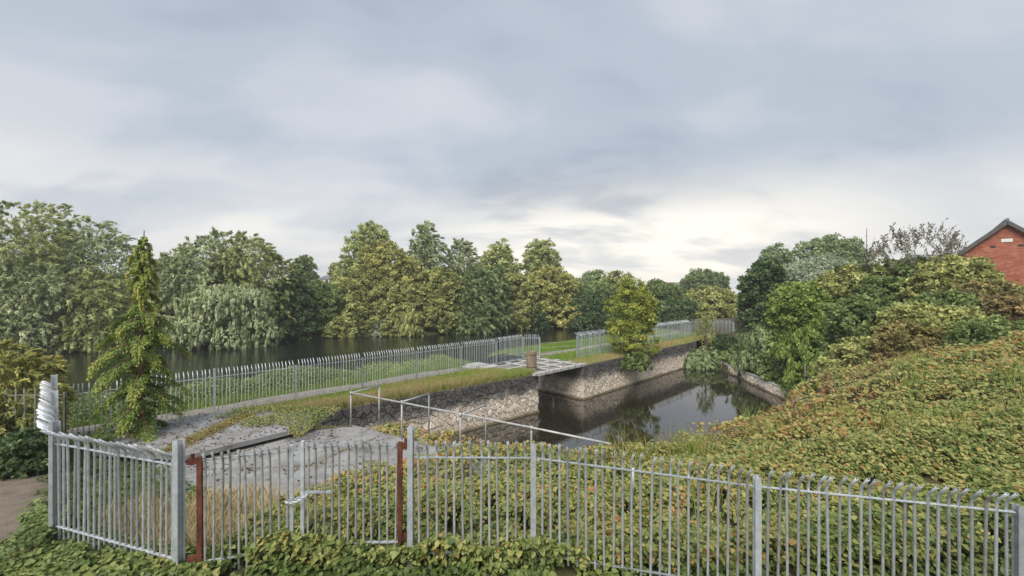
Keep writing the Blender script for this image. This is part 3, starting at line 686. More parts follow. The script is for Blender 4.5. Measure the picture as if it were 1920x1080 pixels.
# ------------------------------------------------------------------ trees and shrubs
WIND = np.array([.75, 0, .1])
def make_tree(name, cat, label, px, ytop, ybot, hwpx, d, kind, nleaf, style='broad', lobes=8, ls=None, trunk=True, group=None, open_=0.0, base_z=None, nclump=None, squash=1.0, skirt=5, fill=.20):
    if ls is None: nleaf = int(nleaf*1.85)
    top, bot = P(px, ytop, d), P(px, ybot, d); w = hwpx/F*d; H = top[2]-bot[2]
    bz = bot[2]-.3 if base_z is None else base_z
    t = thing(name, label, cat, (top[0], d, bz), group=group)
    c0 = np.array([0, 0, bot[2]-bz+H*.5]); R = np.array([w, min(w, H*.8)*.9, H*.5])
    # lobes inside the outer ellipsoid
    lc, lr = [c0*1], [R*.80]
    for i in range(lobes):
        dv = rand_dir(1)[0]; dv[2] = dv[2]*.9+.12; s = rng.uniform(.36, .56)
        lc.append(c0+dv*R*(1-s)*rng.uniform(.85, 1.06)); lr.append(R*s*np.array([1, 1, rng.uniform(.85, 1.1)]))
    if skirt:
        for i in range(skirt):
            a_ = -pi*(i+.5)/skirt+rng.normal(0, .2); s = rng.uniform(.30, .42)
            lc.append(np.array([cos(a_)*R[0]*.72, sin(a_)*R[1]*.72, bot[2]-bz+H*rng.uniform(.14, .30)])); lr.append(np.array([R[0]*s, R[1]*s, H*rng.uniform(.16, .24)]))
    lc, lr = np.array(lc), np.array(lr)
    nclump = nclump or max(60, int(nleaf/42)); area = (lr[:, 0]*lr[:, 2]); area[0] *= 1.1
    li = rng.choice(len(lc), nclump*8, p=area/area.sum()); dv = rand_dir(nclump*8)
    keep = (dv[:, 1] < .3) | (rng.random(len(dv)) < .22); keep &= (dv[:, 2] > -.9)
    cp = lc[li]+lr[li]*dv*rng.uniform(.82, 1.04, (len(li), 1))
    dist = np.min(np.linalg.norm((cp[:, None]-lc[None])/lr[None], axis=2)+np.where(np.arange(len(lc))[None] == li[:, None], 9, 0), axis=1)
    keep &= (dist > .74) & (cp[:, 2] > .15)
    if open_: keep &= rng.random(len(keep)) > .5*open_*np.clip((cp[:, 2]-c0[2])/R[2]+.3, 0, 1)
    cp, cdv = cp[keep][:nclump], dv[keep][:nclump]
    n = len(cp); per = nleaf//max(n, 1); rc = .5*(w*H/max(n, 1)*3.2)**.5*1.5
    ci = np.repeat(np.arange(n), per); m = len(ci)
    if ls is None: ls = .0048*d
    crs = np.repeat(rng.uniform(.6, 1.35, n), per)[:, None]*rc
    offd = norm(rand_dir(m)+cdv[ci]*.5)*rng.random((m, 1))**.4
    if style == 'willow':
        # sprays that sweep with the wind and droop
        k = rng.random((m, 1)); sw = norm(cdv[ci]*.7+WIND*.55+np.array([0, 0, -.15])+rand_dir(n)[ci]*.45)
        pos = cp[ci]+sw*crs*(k*1.7-.6)+np.array([0, 0, -.45])*crs*k**2+offd*crs*.42*(1-k*.55)
        ax = sw+np.array([0, 0, -.55])*k+rand_dir(m)*.35
        nr = cdv[ci]*.8+np.array([0, -.2, .5])+rand_dir(m)*.5; L, Wd = ls*1.7, ls*.36
    elif style == 'weep':
        k = rng.random((m, 1)); pos = cp[ci]+np.array([0, 0, -1.5])*crs*k+cdv[ci]*crs*.5*(1-k)+offd*crs*.4
        ax = np.array([0, 0, -1.])+cdv[ci]*.3+rand_dir(m)*.35; nr = cdv[ci]+np.array([0, 0, .4])+rand_dir(m)*.5; L, Wd = ls*1.4, ls*.45
    elif style == 'sprig':
        k = rng.random((m, 1)); sw = norm(np.array([0, 0, 1.0])+rand_dir(n)[ci]*.55)
        pos = cp[ci]+sw*crs*(k*3-1.0)+offd*crs*.13; ax = sw+rand_dir(m)*.9; nr = rand_dir(m)+np.array([0, 0, .4]); L, Wd = ls, ls*.4
    else:
        pos = cp[ci]+offd*crs*np.array([1, 1, .62])
        ax = rand_dir(m)+cdv[ci]*.6+np.array([0, 0, -.25]); nr = offd*.45+cdv[ci]*.5+np.array([0, -.15, .45])+rand_dir(m)*.55; L, Wd = ls*1.1, ls*.72
    pos[:, 2] = np.maximum(pos[:, 2], .05)
    cv = rng.normal(.42, .17, n)[ci]; var = cv+rng.normal(0, .15, m)
    sz = rng.uniform(.65, 1.3, m); L, Wd = L*sz, Wd*sz
    if style != 'sprig':          # foliage deeper in the crown, in bigger sprays
        nf = int(nleaf*fill); li = rng.choice(len(lc), nf, p=area/area.sum()); dv = rand_dir(nf)
        pf = lc[li]+lr[li]*dv*rng.uniform(.60, .88, (nf, 1)); pf[:, 2] = np.maximum(pf[:, 2], .1)
        pos = np.concatenate([pos, pf]); ax = np.concatenate([ax, rand_dir(nf)+np.array([.3, 0, -.5])]); nr = np.concatenate([nr, dv*.9+rand_dir(nf)*.4+np.array([0, 0, .3])])
        sf = ls*rng.uniform(1.5, 2.5, nf); L = np.concatenate([L, sf]); Wd = np.concatenate([Wd, sf*(.34 if style == 'willow' else .5)]); var = np.concatenate([var, rng.normal(.36, .14, nf)])
    me = leaves('crown', pos, ax, nr, L, Wd, var, LM[kind]); link('crown', me, t)
    if trunk:
        b = MB(); tr = max(.07, .022*H); lean = rng.normal(0, .05*H)
        sp = [(0, 0, -.3), (lean*.2, 0, H*.2), (lean*.6, 0, H*.42), (lean, .0, H*.62)]
        b.tube(sp, [tr, tr*.75, tr*.55, tr*.3], 7)
        b.build('trunk', M['bark'], t)
        order = np.argsort(-lr[1:, 0])[:6]
        for i in order:
            e = lc[1+i]; st = np.array(sp[1+(i % 2)]); mid = st*.45+e*.55+np.array([0, 0, -.03*H])
            MB().tube([tuple(st), tuple(mid), tuple(e+(e-c0)*.35)], [tr*.42, tr*.27, tr*.08], 5).build('limb', M['bark'], t)
    return t
FBG = 'trees on the far river bank'
T = make_tree
# left mass of silver willows across the river
T('willow_tree', 'tree', 'tallest silver willow at the far left edge across the river', 35, 352, 655, 135, 52, 'willow', 26000, 'willow', 11, group=FBG, base_z=-2)
T('willow_tree', 'tree', 'broad silver willow behind the conifer, left of its tip', 180, 402, 655, 110, 55, 'silver', 24000, 'willow', 11, group=FBG, base_z=-2)
T('willow_tree', 'tree', 'dark-skirted willow low over the water at the far left', 55, 470, 668, 95, 48.5, 'silver', 15000, 'willow', 8, group=FBG, base_z=-2.2)
T('willow_tree', 'tree', 'mid-height willow hanging over the water left of the conifer', 205, 500, 662, 80, 51, 'willow', 15000, 'willow', 8, group=FBG, base_z=-2.2)
T('willow_tree', 'tree', 'silver willow with a round top just right of the conifer tip', 385, 425, 645, 85, 57, 'silver', 20000, 'willow', 9, group=FBG, base_z=-2)
T('willow_tree', 'tree', 'round-topped willow ending the left mass of trees', 468, 434, 640, 88, 59, 'willow', 20000, 'willow', 9, group=FBG, base_z=-2)
T('willow_tree', 'tree', 'pale willow with drooping sprays touching the river, right of the conifer', 430, 520, 648, 95, 54, 'silver', 17000, 'weep', 8, group=FBG, base_z=-2.2)
T('willow_tree', 'tree', 'willow spilling down between the conifer and the pale drooping willow', 320, 470, 650, 75, 54.5, 'silver', 15000, 'willow', 7, group=FBG, base_z=-2.2)
T('poplar_tree', 'tree', 'slim distant poplar left of the low white building', 573, 470, 560, 22, 100, 'green', 3500, 'broad', 5, group='distant trees', base_z=-1.4)
T('poplar_tree', 'tree', 'small thin poplar right of the low white building', 630, 488, 560, 14, 115, 'olive', 2200, 'broad', 4, group='distant trees', base_z=-1.4)
# low scrub between the two masses
T('scrub_bush', 'bush', 'dark green bush at the water beside the round-topped willow', 548, 505, 645, 42, 60, 'dark', 7000, 'broad', 6, group='scrub on the far bank', base_z=-2.2)
T('scrub_bush', 'bush', 'wide green bush below the low white building', 612, 527, 635, 52, 65, 'green', 9000, 'broad', 7, group='scrub on the far bank', base_z=-2.2)
T('scrub_bush', 'bush', 'olive bush left of the golden tree, above the water', 668, 500, 632, 48, 67, 'olive', 9000, 'broad', 7, group='scrub on the far bank', base_z=-2.2)
# middle mass
T('tall_tree', 'tree', 'airy pale tree leaning at the left of the middle group', 688, 408, 560, 52, 76, 'willow', 7500, 'broad', 8, open_=.35, group=FBG, base_z=-1.6)
T('tall_tree', 'tree', 'golden-crowned round tree in the middle group', 728, 436, 610, 58, 72, 'gold', 15000, 'broad', 9, group=FBG, base_z=-1.8)
T('tall_tree', 'tree', 'tall silvery tree with a pointed top in the middle group', 806, 410, 600, 40, 78, 'silver', 11000, 'willow', 9, group=FBG, base_z=-1.6)
T('tall_tree', 'tree', 'silvery tree right of the pointed tall one', 868, 440, 590, 38, 80, 'silver', 9000, 'willow', 8, open_=.2, group=FBG, base_z=-1.6)
T('tall_tree', 'tree', 'airy willow third from the right end of the middle group', 936, 447, 590, 42, 84, 'willow', 9000, 'broad', 8, open_=.3, group=FBG, base_z=-1.6)
T('tall_tree', 'tree', 'airy pale tree topping the right end of the middle group', 1012, 450, 580, 46, 88, 'willow', 8000, 'broad', 8, open_=.35, group=FBG, base_z=-1.6)
T('riverside_willow', 'tree', 'yellowish willow in front of the tall silvery pointed tree', 826, 492, 625, 50, 70, 'olive', 11000, 'broad', 9, group=FBG, base_z=-2.2)
T('riverside_willow', 'tree', 'grey-green willow bulging over the water in mid group', 905, 495, 628, 55, 71, 'greygreen', 13000, 'willow', 9, group=FBG, base_z=-2.2)
T('riverside_willow', 'tree', 'tawny willow right of the grey-green one', 968, 505, 618, 45, 77, 'olive', 10000, 'broad', 8, group=FBG, base_z=-2.2)
T('riverside_willow', 'tree', 'spreading yellow willow at the right end of the middle group', 1036, 494, 612, 62, 81, 'gold', 12000, 'broad', 9, open_=.15, group=FBG, base_z=-2.2)
T('riverside_willow', 'tree', 'shaded willow below the golden-crowned tree', 740, 520, 632, 60, 68.5, 'olive', 10000, 'broad', 8, group=FBG, base_z=-2.2)
T('willow_bush', 'bush', 'pale yellow willow bush standing at the water edge', 765, 578, 634, 30, 65.5, 'olive', 4500, 'weep', 6, group='willow bushes at the water', base_z=-2.5)
T('willow_bush', 'bush', 'silvery windswept willow bush left of the pale yellow one', 717, 584, 631, 24, 66, 'pale', 3200, 'willow', 5, group='willow bushes at the water', base_z=-2.5)
T('willow_bush', 'bush', 'dark rounded bush low at the right end of the river', 1092, 548, 622, 48, 79, 'dark', 7000, 'broad', 7, group='willow bushes at the water', base_z=-2.5)
T('willow_bush', 'bush', 'dim bush under the tawny willow at the waterline', 1000, 565, 617, 40, 78, 'dark', 5000, 'broad', 6, group='willow bushes at the water', base_z=-2.5)
T('willow_bush', 'bush', 'green bush at the waterline below the grey-green willow', 872, 580, 628, 30, 69.5, 'greygreen', 3500, 'broad', 5, group='willow bushes at the water', base_z=-2.5)
T('willow_bush', 'bush', 'small yellow-green bush at the water below the wide green bush', 640, 585, 634, 36, 64, 'olive', 3500, 'broad', 5, group='willow bushes at the water', base_z=-2.5)
# distant wood behind the river trees
n = 26000; bx = rng.uniform(-60, 1240, n); dd = rng.uniform(92, 104, n)
ty = 535+22*vnoise(bx, dd*0, .03, 40)+9*vnoise(bx, dd*0, .11, 41)+rng.normal(0, 2.5, n); zt = EYE-(ty-CY)/F*dd
pos = np.stack([(bx-CX)/F*dd, dd, -1.5+(zt+1.5)*rng.random(n)**.6], 1)
o = link('distant_wood', leaves('distant_wood', pos, rand_dir(n), rand_dir(n)*.6+np.array([0, -.7, .5]), rng.uniform(.6, 1.3, n), .75, rng.normal(.42, .18, n), LM['green'])); tag(o, 'far-off band of trees behind the river trees', kind='stuff')
# background right of centre
BG = 'background trees right of the river'
T('far_tree', 'tree', 'round grey-green tree behind the golden sapling, left side', 1112, 503, 600, 32, 105, 'greygreen', 4500, 'broad', 6, group=BG, base_z=-1.4)
T('far_tree', 'tree', 'olive tree showing above the golden sapling', 1160, 506, 600, 38, 98, 'olive', 5000, 'broad', 7, open_=.2, group=BG, base_z=-1.4)
T('far_tree', 'tree', 'green tree just right of the golden sapling', 1232, 522, 612, 48, 88, 'green', 7000, 'broad', 7, group=BG, base_z=-1.4)
T('far_tree', 'tree', 'distant feathery tree beside the grey terrace roof', 1320, 502, 570, 48, 140, 'green', 4500, 'broad', 8, open_=.3, group=BG, base_z=-1.4)
T('far_tree', 'tree', 'domed light green tree above the far fence', 1335, 536, 612, 62, 74, 'olive', 10000, 'broad', 8, group=BG, base_z=-1.4)
T('far_tree', 'tree', 'dark tree between the golden sapling and the domed light green tree', 1272, 560, 618, 38, 72, 'dark', 6000, 'broad', 7, group=BG, base_z=-1.4)
T('far_tree', 'tree', 'large hazy grey tree topping the right-hand skyline', 1548, 437, 560, 78, 84, 'greygreen', 11000, 'broad', 10, group=BG, base_z=0)
T('far_tree', 'tree', 'smaller hazy tree left of the large grey skyline tree', 1452, 448, 560, 34, 90, 'greygreen', 4500, 'broad', 6, open_=.2, group=BG, base_z=0)
T('far_tree', 'tree', 'pale blue-grey rounded tree in front of the skyline tree', 1545, 478, 580, 85, 66, 'pale', 12000, 'broad', 9, group=BG, base_z=0)
T('broadleaf_tree', 'tree', 'dark green tree at the far end of the basin', 1432, 474, 640, 52, 49, 'dark', 14000, 'broad', 10, ls=.34, base_z=-1.2)
# right bank shrubs
RG = 'shrubs on the right bank'
def S(label, px, yt, yb, hw, d, kind, nl, style='broad', lobes=7, ls=None, **k):
    c = P(px, yb, d); gz = float(HZ(np.array(c[0]), np.array(d)))
    return make_tree('bank_shrub', 'shrub', label, px, yt, yb, hw, d, kind, nl, style, lobes, ls or .0085*d, group=RG, base_z=min(gz, c[2])-.1, **k)
S('grey-green weeping mound overhanging the basin end', 1445, 598, 692, 72, 37.5, 'greygreen', 18000, 'weep', 6, ls=.19)
S('bright yellow-green domed shrub above the weeping mound', 1520, 520, 690, 88, 36, 'bright', 20000, 'broad', 9, ls=.25)
S('olive-brown tall shrub left of the aerial mast', 1600, 486, 660, 95, 36, 'olive', 17000, 'broad', 9)
S('bright green shrub leaning over the wire fence', 1545, 590, 735, 88, 31, 'bright', 18000, 'weep', 8, ls=.19)
S('dark green shrub right of the aerial mast', 1690, 484, 650, 95, 33, 'green', 16000, 'broad', 8)
S('green shrub in front of the grey slate roof', 1785, 470, 630, 85, 30, 'olive', 15000, 'broad', 8)
S('sparse shrub with dark seed heads against the sky', 1712, 432, 540, 88, 33.5, 'seed', 4200, 'sprig', 8, ls=.20, nclump=120, skirt=0)
S('brownish shrub below the brick gable', 1830, 525, 650, 85, 26, 'brown', 13000, 'broad', 8)
S('reddish shrub at the right edge below the brick house', 1905, 545, 640, 55, 23, 'red', 8000, 'broad', 6)
S('dark evergreen shrub in the middle of the right bank', 1640, 555, 700, 88, 28, 'green', 15000, 'broad', 8)
S('mixed olive shrub above the crest of the ground cover', 1740, 560, 690, 95, 24, 'olive', 14000, 'broad', 8)
S('brown bramble thicket at the foot of the bank', 1615, 630, 755, 85, 24.5, 'olive', 14000, 'broad', 8, ls=.17)
S('dry brown bramble between olive and dark shrubs', 1700, 600, 700, 60, 22.5, 'brown', 8000, 'broad', 7)
S('grey-green low shrub at the right edge above the ground cover', 1850, 595, 665, 80, 20, 'green', 9000, 'broad', 6)
S('dull green shrub at the wire fence behind the coping', 1480, 650, 712, 50, 34, 'green', 7000, 'broad', 6)
S('mixed shrub filling the slope under the brick house', 1770, 540, 640, 70, 25.5, 'green', 9000, 'broad', 7)
# basin end
T('willowherb_bush', 'bush', 'green bush hanging over the water at the basin end', 1318, 652, 692, 46, 44, 'greygreen', 9000, 'weep', 7, ls=.25, base_z=-3.4, trunk=False)
T('willowherb_bush', 'bush', 'tall thin yellowish stems above the basin end', 1322, 592, 668, 19, 45.5, 'olive', 2200, 'sprig', 6, ls=.16, skirt=0, base_z=-1.6)
T('willowherb_bush', 'bush', 'dark low bush right of the thin yellowish stems', 1362, 628, 675, 28, 45.5, 'dark', 4000, 'broad', 6, ls=.25, base_z=-1.6)
T('golden_sapling', 'tree', 'small golden-green tree growing on the quay wall by the fence', 1182, 522, 680, 46, 36.3, 'sapling', 12000, 'broad', 12, ls=.17, fill=.05, skirt=3, nclump=170, base_z=-.95)
T('wall_shrub', 'shrub', 'dark shrub spilling down the quay wall under the golden tree', 1188, 655, 690, 30, 35.0, 'green', 3000, 'weep', 5, ls=.16, base_z=-1.9, trunk=False)
# left foreground shrubs
T('butterfly_bush', 'shrub', 'dry yellowish bush behind the old fence at the far left', 35, 640, 860, 82, 14.2, 'gold', 14000, 'willow', 8, ls=.11, base_z=-.3)
T('butterfly_bush', 'shrub', 'olive bush growing through the old fence', 45, 720, 880, 62, 11.8, 'olive', 8000, 'willow', 7, ls=.10, base_z=-.15)
T('butterfly_bush', 'shrub', 'low dark green bush at the foot of the old fence', 50, 800, 885, 60, 10.9, 'dark', 6000, 'broad', 7, ls=.09, base_z=-.1, trunk=False)

# ------------------------------------------------------------------ conifer
base = P(262, 830, 13.5); t = thing('conifer', 'ragged yellow-green conifer with a brownish spire behind the left fence', 'tree', (base[0], base[1], -.4))
H = 6.75
MB().tube([(0, 0, -.2), (.02, 0, 2), (.06, 0, 4), (.10, 0, 5.6), (.14, 0, H)], [.15, .11, .075, .045, .012], 8).build('trunk', M['redbark'], t)
prof_h = [.35, .9, 1.5, 2.2, 2.9, 3.4, 3.9, 4.25, 4.5, 5.2, 6.0, 6.7]; prof_r = [.9, 1.15, 1.3, 1.3, 1.2, 1.15, 1.25, .8, .42, .50, .40, .12]
pos, ax, nr, var, LL = [], [], [], [], []
nb = 66
for i in range(nb):
    h = .35+(H-.45)*(i/nb)**.92; az = i*2.4+rng.normal(0, .3); R0 = np.interp(h, prof_h, prof_r)*rng.uniform(.55, 1.2)
    dv = np.array([cos(az), sin(az), 0]); topz = h > 4.3
    ts = np.linspace(0, 1, 9); rise = .10 if not topz else .35
    curve = np.array([dv*R0*q+np.array([.02*h, 0, h+rise*R0*q-(.55 if not topz else .9)*R0*q**2.3]) for q in ts])
    if not topz: MB().tube([tuple(p) for p in curve[::2]], [.028, .022, .016, .011, .005], 5).build('branch', M['redbark'], t)
    m = int(560*R0/1.3+130)
    q = rng.random(m)**.7; p = np.stack([np.interp(q, ts, curve[:, k]) for k in range(3)], 1)
    sd = np.array([-dv[1], dv[0], 0]); wv = rng.normal(0, 1, (m, 1))*.13*(1.15-q[:, None])*min(R0, 1.2)*1.5
    p = p+sd*wv+np.array([0, 0, -1])*np.abs(rng.normal(0, .10, (m, 1)))*(.5+q[:, None])
    pos.append(p); ax.append(dv*.6+sd*np.sign(wv)*.5+np.array([0, 0, -.75])+rand_dir(m)*.4)
    nr.append(dv*.3+np.array([0, 0, .8])+rand_dir(m)*.5)
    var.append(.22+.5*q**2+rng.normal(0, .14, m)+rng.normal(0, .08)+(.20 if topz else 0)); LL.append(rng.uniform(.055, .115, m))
pos = np.concatenate(pos); LL = np.concatenate(LL)
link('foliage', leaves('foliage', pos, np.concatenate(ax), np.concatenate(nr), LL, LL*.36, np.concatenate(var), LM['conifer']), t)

# ------------------------------------------------------------------ ground cover
CLEAR = [(-7.6, 10.2), (-6, 10.5), (-4.6, 10.35), (-3.6, 10.9), (-2.9, 10.9), (-2.5, 11.9), (-1.7, 12.5), (-5.6, 15.2), (-7.0, 16.3), (-13, 15), (-12.5, 11.9), (-9, 11.4)]
def cover(name, label, n, dmin, dmax, xmin, xmax, pw, test, base_size, lift, hue, hue_sd, heart=True, mat='ivy', seed=1, grow=.8):
    u = rng.random(n*4); d = (dmin**(1-pw)+u*(dmax**(1-pw)-dmin**(1-pw)))**(1/(1-pw))
    x = d*rng.uniform(-1.3, 1.3, n*4); k = ~((x < -8.9-(d-7.7)*.88+.12*np.sin(d*9)) & (d > 7.5+.15*np.sin(x*7)) & (d < 10.2)) & (x > xmin) & (x < xmax) & test(x, d); x, d = x[k][:n], d[k][:n]; n = len(x)
    k = (vnoise(x, d, 5.0, seed+7)+.6*vnoise(x, d, 2.2, seed+8)) > -.42+.5*rng.random(n)*(d > 12); x, d = x[k], d[k]; n = len(x)
    hum = .5+.7*vnoise(x, d, 1.5, seed)+.5*vnoise(x, d, 3.6, seed+1)
    z = HZ(x, d)+np.clip(lift*(.35+.65*hum), .02, None)*(.25+.75*rng.random(n)**.6)
    gx_ = (HZ(x+.2, d)-HZ(x-.2, d))/.4; gy_ = (HZ(x, d+.2)-HZ(x, d-.2))/.4
    up_ = np.stack([-gx_, -gy_, np.ones(n)], 1)
    nrm_ = norm(up_)+rand_dir(n)*.42+np.array([0, -.25, 0])
    ax_ = rand_dir(n)*.7+np.array([.15, -.6, -.30])
    sz = base_size*np.clip(rng.lognormal(0, .32, n), .45, 1.9)*np.maximum(1, d/10.5)**grow
    hv = hue(x, d)+.16*vnoise(x, d, .9, seed+3)+.16*vnoise(x, d, 2.8, seed+4)+rng.normal(0, hue_sd, n)
    o = link(name, leaves(name, np.stack([x, d, z], 1), ax_, nrm_, sz, sz*.82, hv, LM[mat], heart)); tag(o, label, kind='stuff')
    return o
hill = lambda x, d: (~in_poly(x, d, BASIN)) & (~in_poly(x, d, CLEAR)) & (to_sn(x, d)[1] < -.3)
def hue_hill(x, d):
    return .51+.15*np.clip((d-8)/6, 0, 1)-.10*np.clip((x-6)/5, 0, 1)*np.clip((11-d)/4, 0, 1)+.10*np.clip((1-x)/3, 0, 1)*np.clip((d-8.5)/2, 0, 1)
cover('ground_cover', 'dense yellow-green heart-leaved creeper covering the bank behind the fence', 122000, 7.0, 22.5, -4.8, 27, 1.35, hill, .076, .72, hue_hill, .17, seed=5)
cover('ground_cover', 'green creeper leaves along the foot of the front fence', 20000, 4.6, 7.6, -5.8, 9.5, 1.2, lambda x, d: d < 7.3-.0*x, .082, .30, lambda x, d: .30+.0*x, .12, seed=21)
cover('ground_cover', 'yellow creeper at the foot of the left fence', 8000, 5.2, 8.2, -11, -4.6, 1.2, lambda x, d: (d < 7.6) | (x < -8.3), .085, .28, lambda x, d: .42+.0*x, .13, seed=31)
cover('ground_cover', 'orange and brown creeper at the near edge of the apron', 9000, 8.6, 11.6, -7.6, -1.6, 1.2, lambda x, d: ~in_poly(x, d, CLEAR), .075, .16, lambda x, d: .62+.10*np.clip((-3-x)/2, 0, 1), .14, seed=41)
cover('ground_cover', 'mixed weeds behind the left fence under the conifer', 12000, 7.6, 16.5, -15, -7.0, 1.1, lambda x, d: (~in_poly(x, d, CLEAR)) & (x < -7.2-(d-10)*.35), .09, .25, lambda x, d: .30+.0*x, .14, heart=False, mat='green', seed=51)
cover('ground_cover', 'green weeds between the footpath and left fence', 7000, 5.3, 8.6, -12.5, -8.2, 1.2, lambda x, d: x > -10.6-(d-6)*.6+.5*np.sin(d*3), .07, .3, lambda x, d: .45+.0*x, .17, heart=False, mat='green', seed=61)
cover('ground_cover', 'low creeper on the slope behind the crest', 26000, 19, 46, 17.5, 48, 1.2, lambda x, d: ~in_poly(x, d, BASIN) & (to_sn(x, d)[1] < -.6), .13, .9, lambda x, d: .33+.0*x, .15, heart=False, seed=71, grow=.6)
# moss creeping over the raised slab
cover('ground_cover', 'yellow-green stonecrop creeping over the slab corner', 6000, 13.6, 17.2, -12.5, -6.5, 1.1, lambda x, d: (d > 14.9+.35*np.sin(x*2.3)-.1*(x+8)) & (to_sn(x, d)[1] < .6), .06, .22, lambda x, d: .46+.0*x, .14, heart=False, seed=81, grow=0)

n = 9000; x = rng.uniform(-10.4, -6.5, n); y = rng.uniform(12.6, 16.4, n)
kk = (y > 13.55+.5*(-7-x)*.9+.35*np.sin(x*3.1)+.3*vnoise(x, y, 3, 90)) & (vnoise(x, y, 4, 92) > -.5); x, y = x[kk], y[kk]; n = len(x)
o = link('ground_cover', leaves('ground_cover', np.stack([x, y, -.04+.14*rng.random(n)**2+.05*vnoise(x, y, 3, 91)], 1), rand_dir(n)+np.array([0, -.3, 0]), rand_dir(n)*.5+np.array([0, -.2, 1.]), rng.uniform(.04, .09, n), .045, .50+.2*vnoise(x, y, 2, 93)+rng.normal(0, .14, n), LM['ivy'])); tag(o, 'yellow-green stonecrop matted over the raised slab', kind='stuff')
# moss in the cracks of the apron
xs_, ys_ = [], []
for (ax0, ay0), (ax1, ay1) in (((-8.8, 11.6), (-6.7, 14.1)), ((-6.2, 10.3), (-4.3, 13.9)), ((-3.3, 10.8), (-2.2, 12.6)), ((-7.0, 14.5), (-5.6, 14.95)), ((-5.4, 14.9), (-1.8, 12.6)), ((-8.2, 11.3), (-3.2, 11.7))):
    m_ = 420; tq = rng.random(m_); wob = .05*np.sin(tq*17)+rng.normal(0, .035, m_); xs_.append(ax0+(ax1-ax0)*tq+wob); ys_.append(ay0+(ay1-ay0)*tq+wob*.6)
x, y = np.concatenate(xs_), np.concatenate(ys_); kk = (vnoise(x, y, 3, 95) > -.25); x, y = x[kk], y[kk]; n = len(x)
o = link('moss', leaves('moss', np.stack([x, y, np.full(n, -.295)], 1), rand_dir(n), rand_dir(n)*.5+np.array([0, 0, 1.]), rng.uniform(.03, .07, n), .035, rng.normal(.35, .2, n), LM['brown'])); tag(o, 'moss and dirt in the cracks of the concrete apron', kind='stuff')
# grass and straw
def blades(name, label, x, y, z, h, w, var, mat, lean=.35, seed=0):
    n = len(x); d = rand_dir(n); d[:, 2] = 0; tip = np.stack([x, y, z], 1)+np.stack([d[:, 0]*lean*h, d[:, 1]*lean*h, h], 1)
    sd = norm(np.cross(np.stack([x, y, np.zeros(n)], 1), np.array([0, 0, 1.])))+rand_dir(n)*.4
    b = np.stack([x, y, z-.03], 1); m_ = (b*.5+tip*.5)+np.stack([-d[:, 0]*h*.06, -d[:, 1]*h*.06, h*.08], 1)
    wv = np.broadcast_to(w, (n,))[:, None]
    V = np.stack([b-sd*wv*.5, b+sd*wv*.5, m_+sd*wv*.38, tip, m_-sd*wv*.38], 1).reshape(-1, 3)
    f = np.arange(n*5).reshape(n, 5)
    o = link(name, np_mesh(name, V, f, LM[mat], np.repeat(np.clip(var, 0, 1), 5))); tag(o, label, kind='stuff')
def strip_pts(n, s0, s1, n0, n1):
    s = rng.uniform(s0, s1, n); q = rng.uniform(n0, n1, n); q = np.where(q < 4, NW(s)+q*(4-NW(s))/4, q); return s, q, C1[0]+U[0]*s+NV[0]*q, C1[1]+U[1]*s+NV[1]*q
s, q, x, y = strip_pts(34000, -24, -.6, 5.8, 9.6); k = vnoise(s, q, .9, 3)
blades('grass', 'bright green grass between the path and the river', x, y, np.interp(q, [8.5, 10.2], [-.96, -1.5]), rng.uniform(.10, .28, len(x))*(1+.5*k),   .028, .44+.12*k+rng.normal(0, .12, len(x)), 'grass')
s, q, x, y = strip_pts(24000, -16, -.3, -.05, 1.5); k = vnoise(s, q, 1.2, 4)
blades('grass', 'dry tan grass along the top of the left quay wall', x, y, np.full(len(x), -.95), rng.uniform(.14, .40, len(x)), .026, .82-.25*np.clip((s+5)/5, 0, 1)+.15*k+rng.normal(0, .12, len(x)), 'grass', .6)
s, q, x, y = strip_pts(20000, -18, -1.0, 1.2, 4.1); k = vnoise(s, q, 1.2, 8)
blades('grass', 'patchy yellowing grass in front of the river fence', x, y, np.full(len(x), -.95), rng.uniform(.08, .26, len(x)), .026, .66+.2*k+rng.normal(0, .14, len(x)), 'grass', .5)
s, q, x, y = strip_pts(14000, 4.8, 33, .0, 4.4); k = vnoise(s, q, .8, 5)
blades('grass', 'golden and green grass along the far quay wall', x, y, np.full(len(x), -.95), rng.uniform(.10, .34, len(x)), .03, np.where(q < 1.6, .78, .42)+.14*k+rng.normal(0, .1, len(x)), 'grass', .5)
s, q, x, y = strip_pts(14000, 4.8, 33, 5.6, 10.5); k = vnoise(s, q, .8, 6)
blades('grass', 'long grass beside the river beyond the footbridge', x, y, np.interp(q, [8.5, 10.2], [-.96, -1.5]), rng.uniform(.15, .5, len(x)), .035, .40+.25*np.clip((q-8)/2, 0, 1)+.14*k+rng.normal(0, .1, len(x)), 'grass', .4)
n = 6000; x = rng.uniform(-6.9, -3.6, n); y = rng.uniform(7.4, 10.2, n); kk = vnoise(x, y, 1.5, 9) > .12; x, y = x[kk], y[kk]
blades('straw_grass', 'dry straw-coloured grass behind the left gate leaf', x, y, HZ(x, y), rng.uniform(.15, .48, len(x)), .011, rng.normal(.5, .22, len(x)), 'straw', .9)
n = 1300; x = rng.uniform(-8.0, -5.4, n); y = 7.1+rng.uniform(.1, 1.3, n)+(-5.3-x)*.33
blades('straw_grass', 'dry stems inside the left fence by the gate post', x, y, HZ(x, y), rng.uniform(.2, .55, n), .010, rng.normal(.45, .25, n), 'straw', .7)
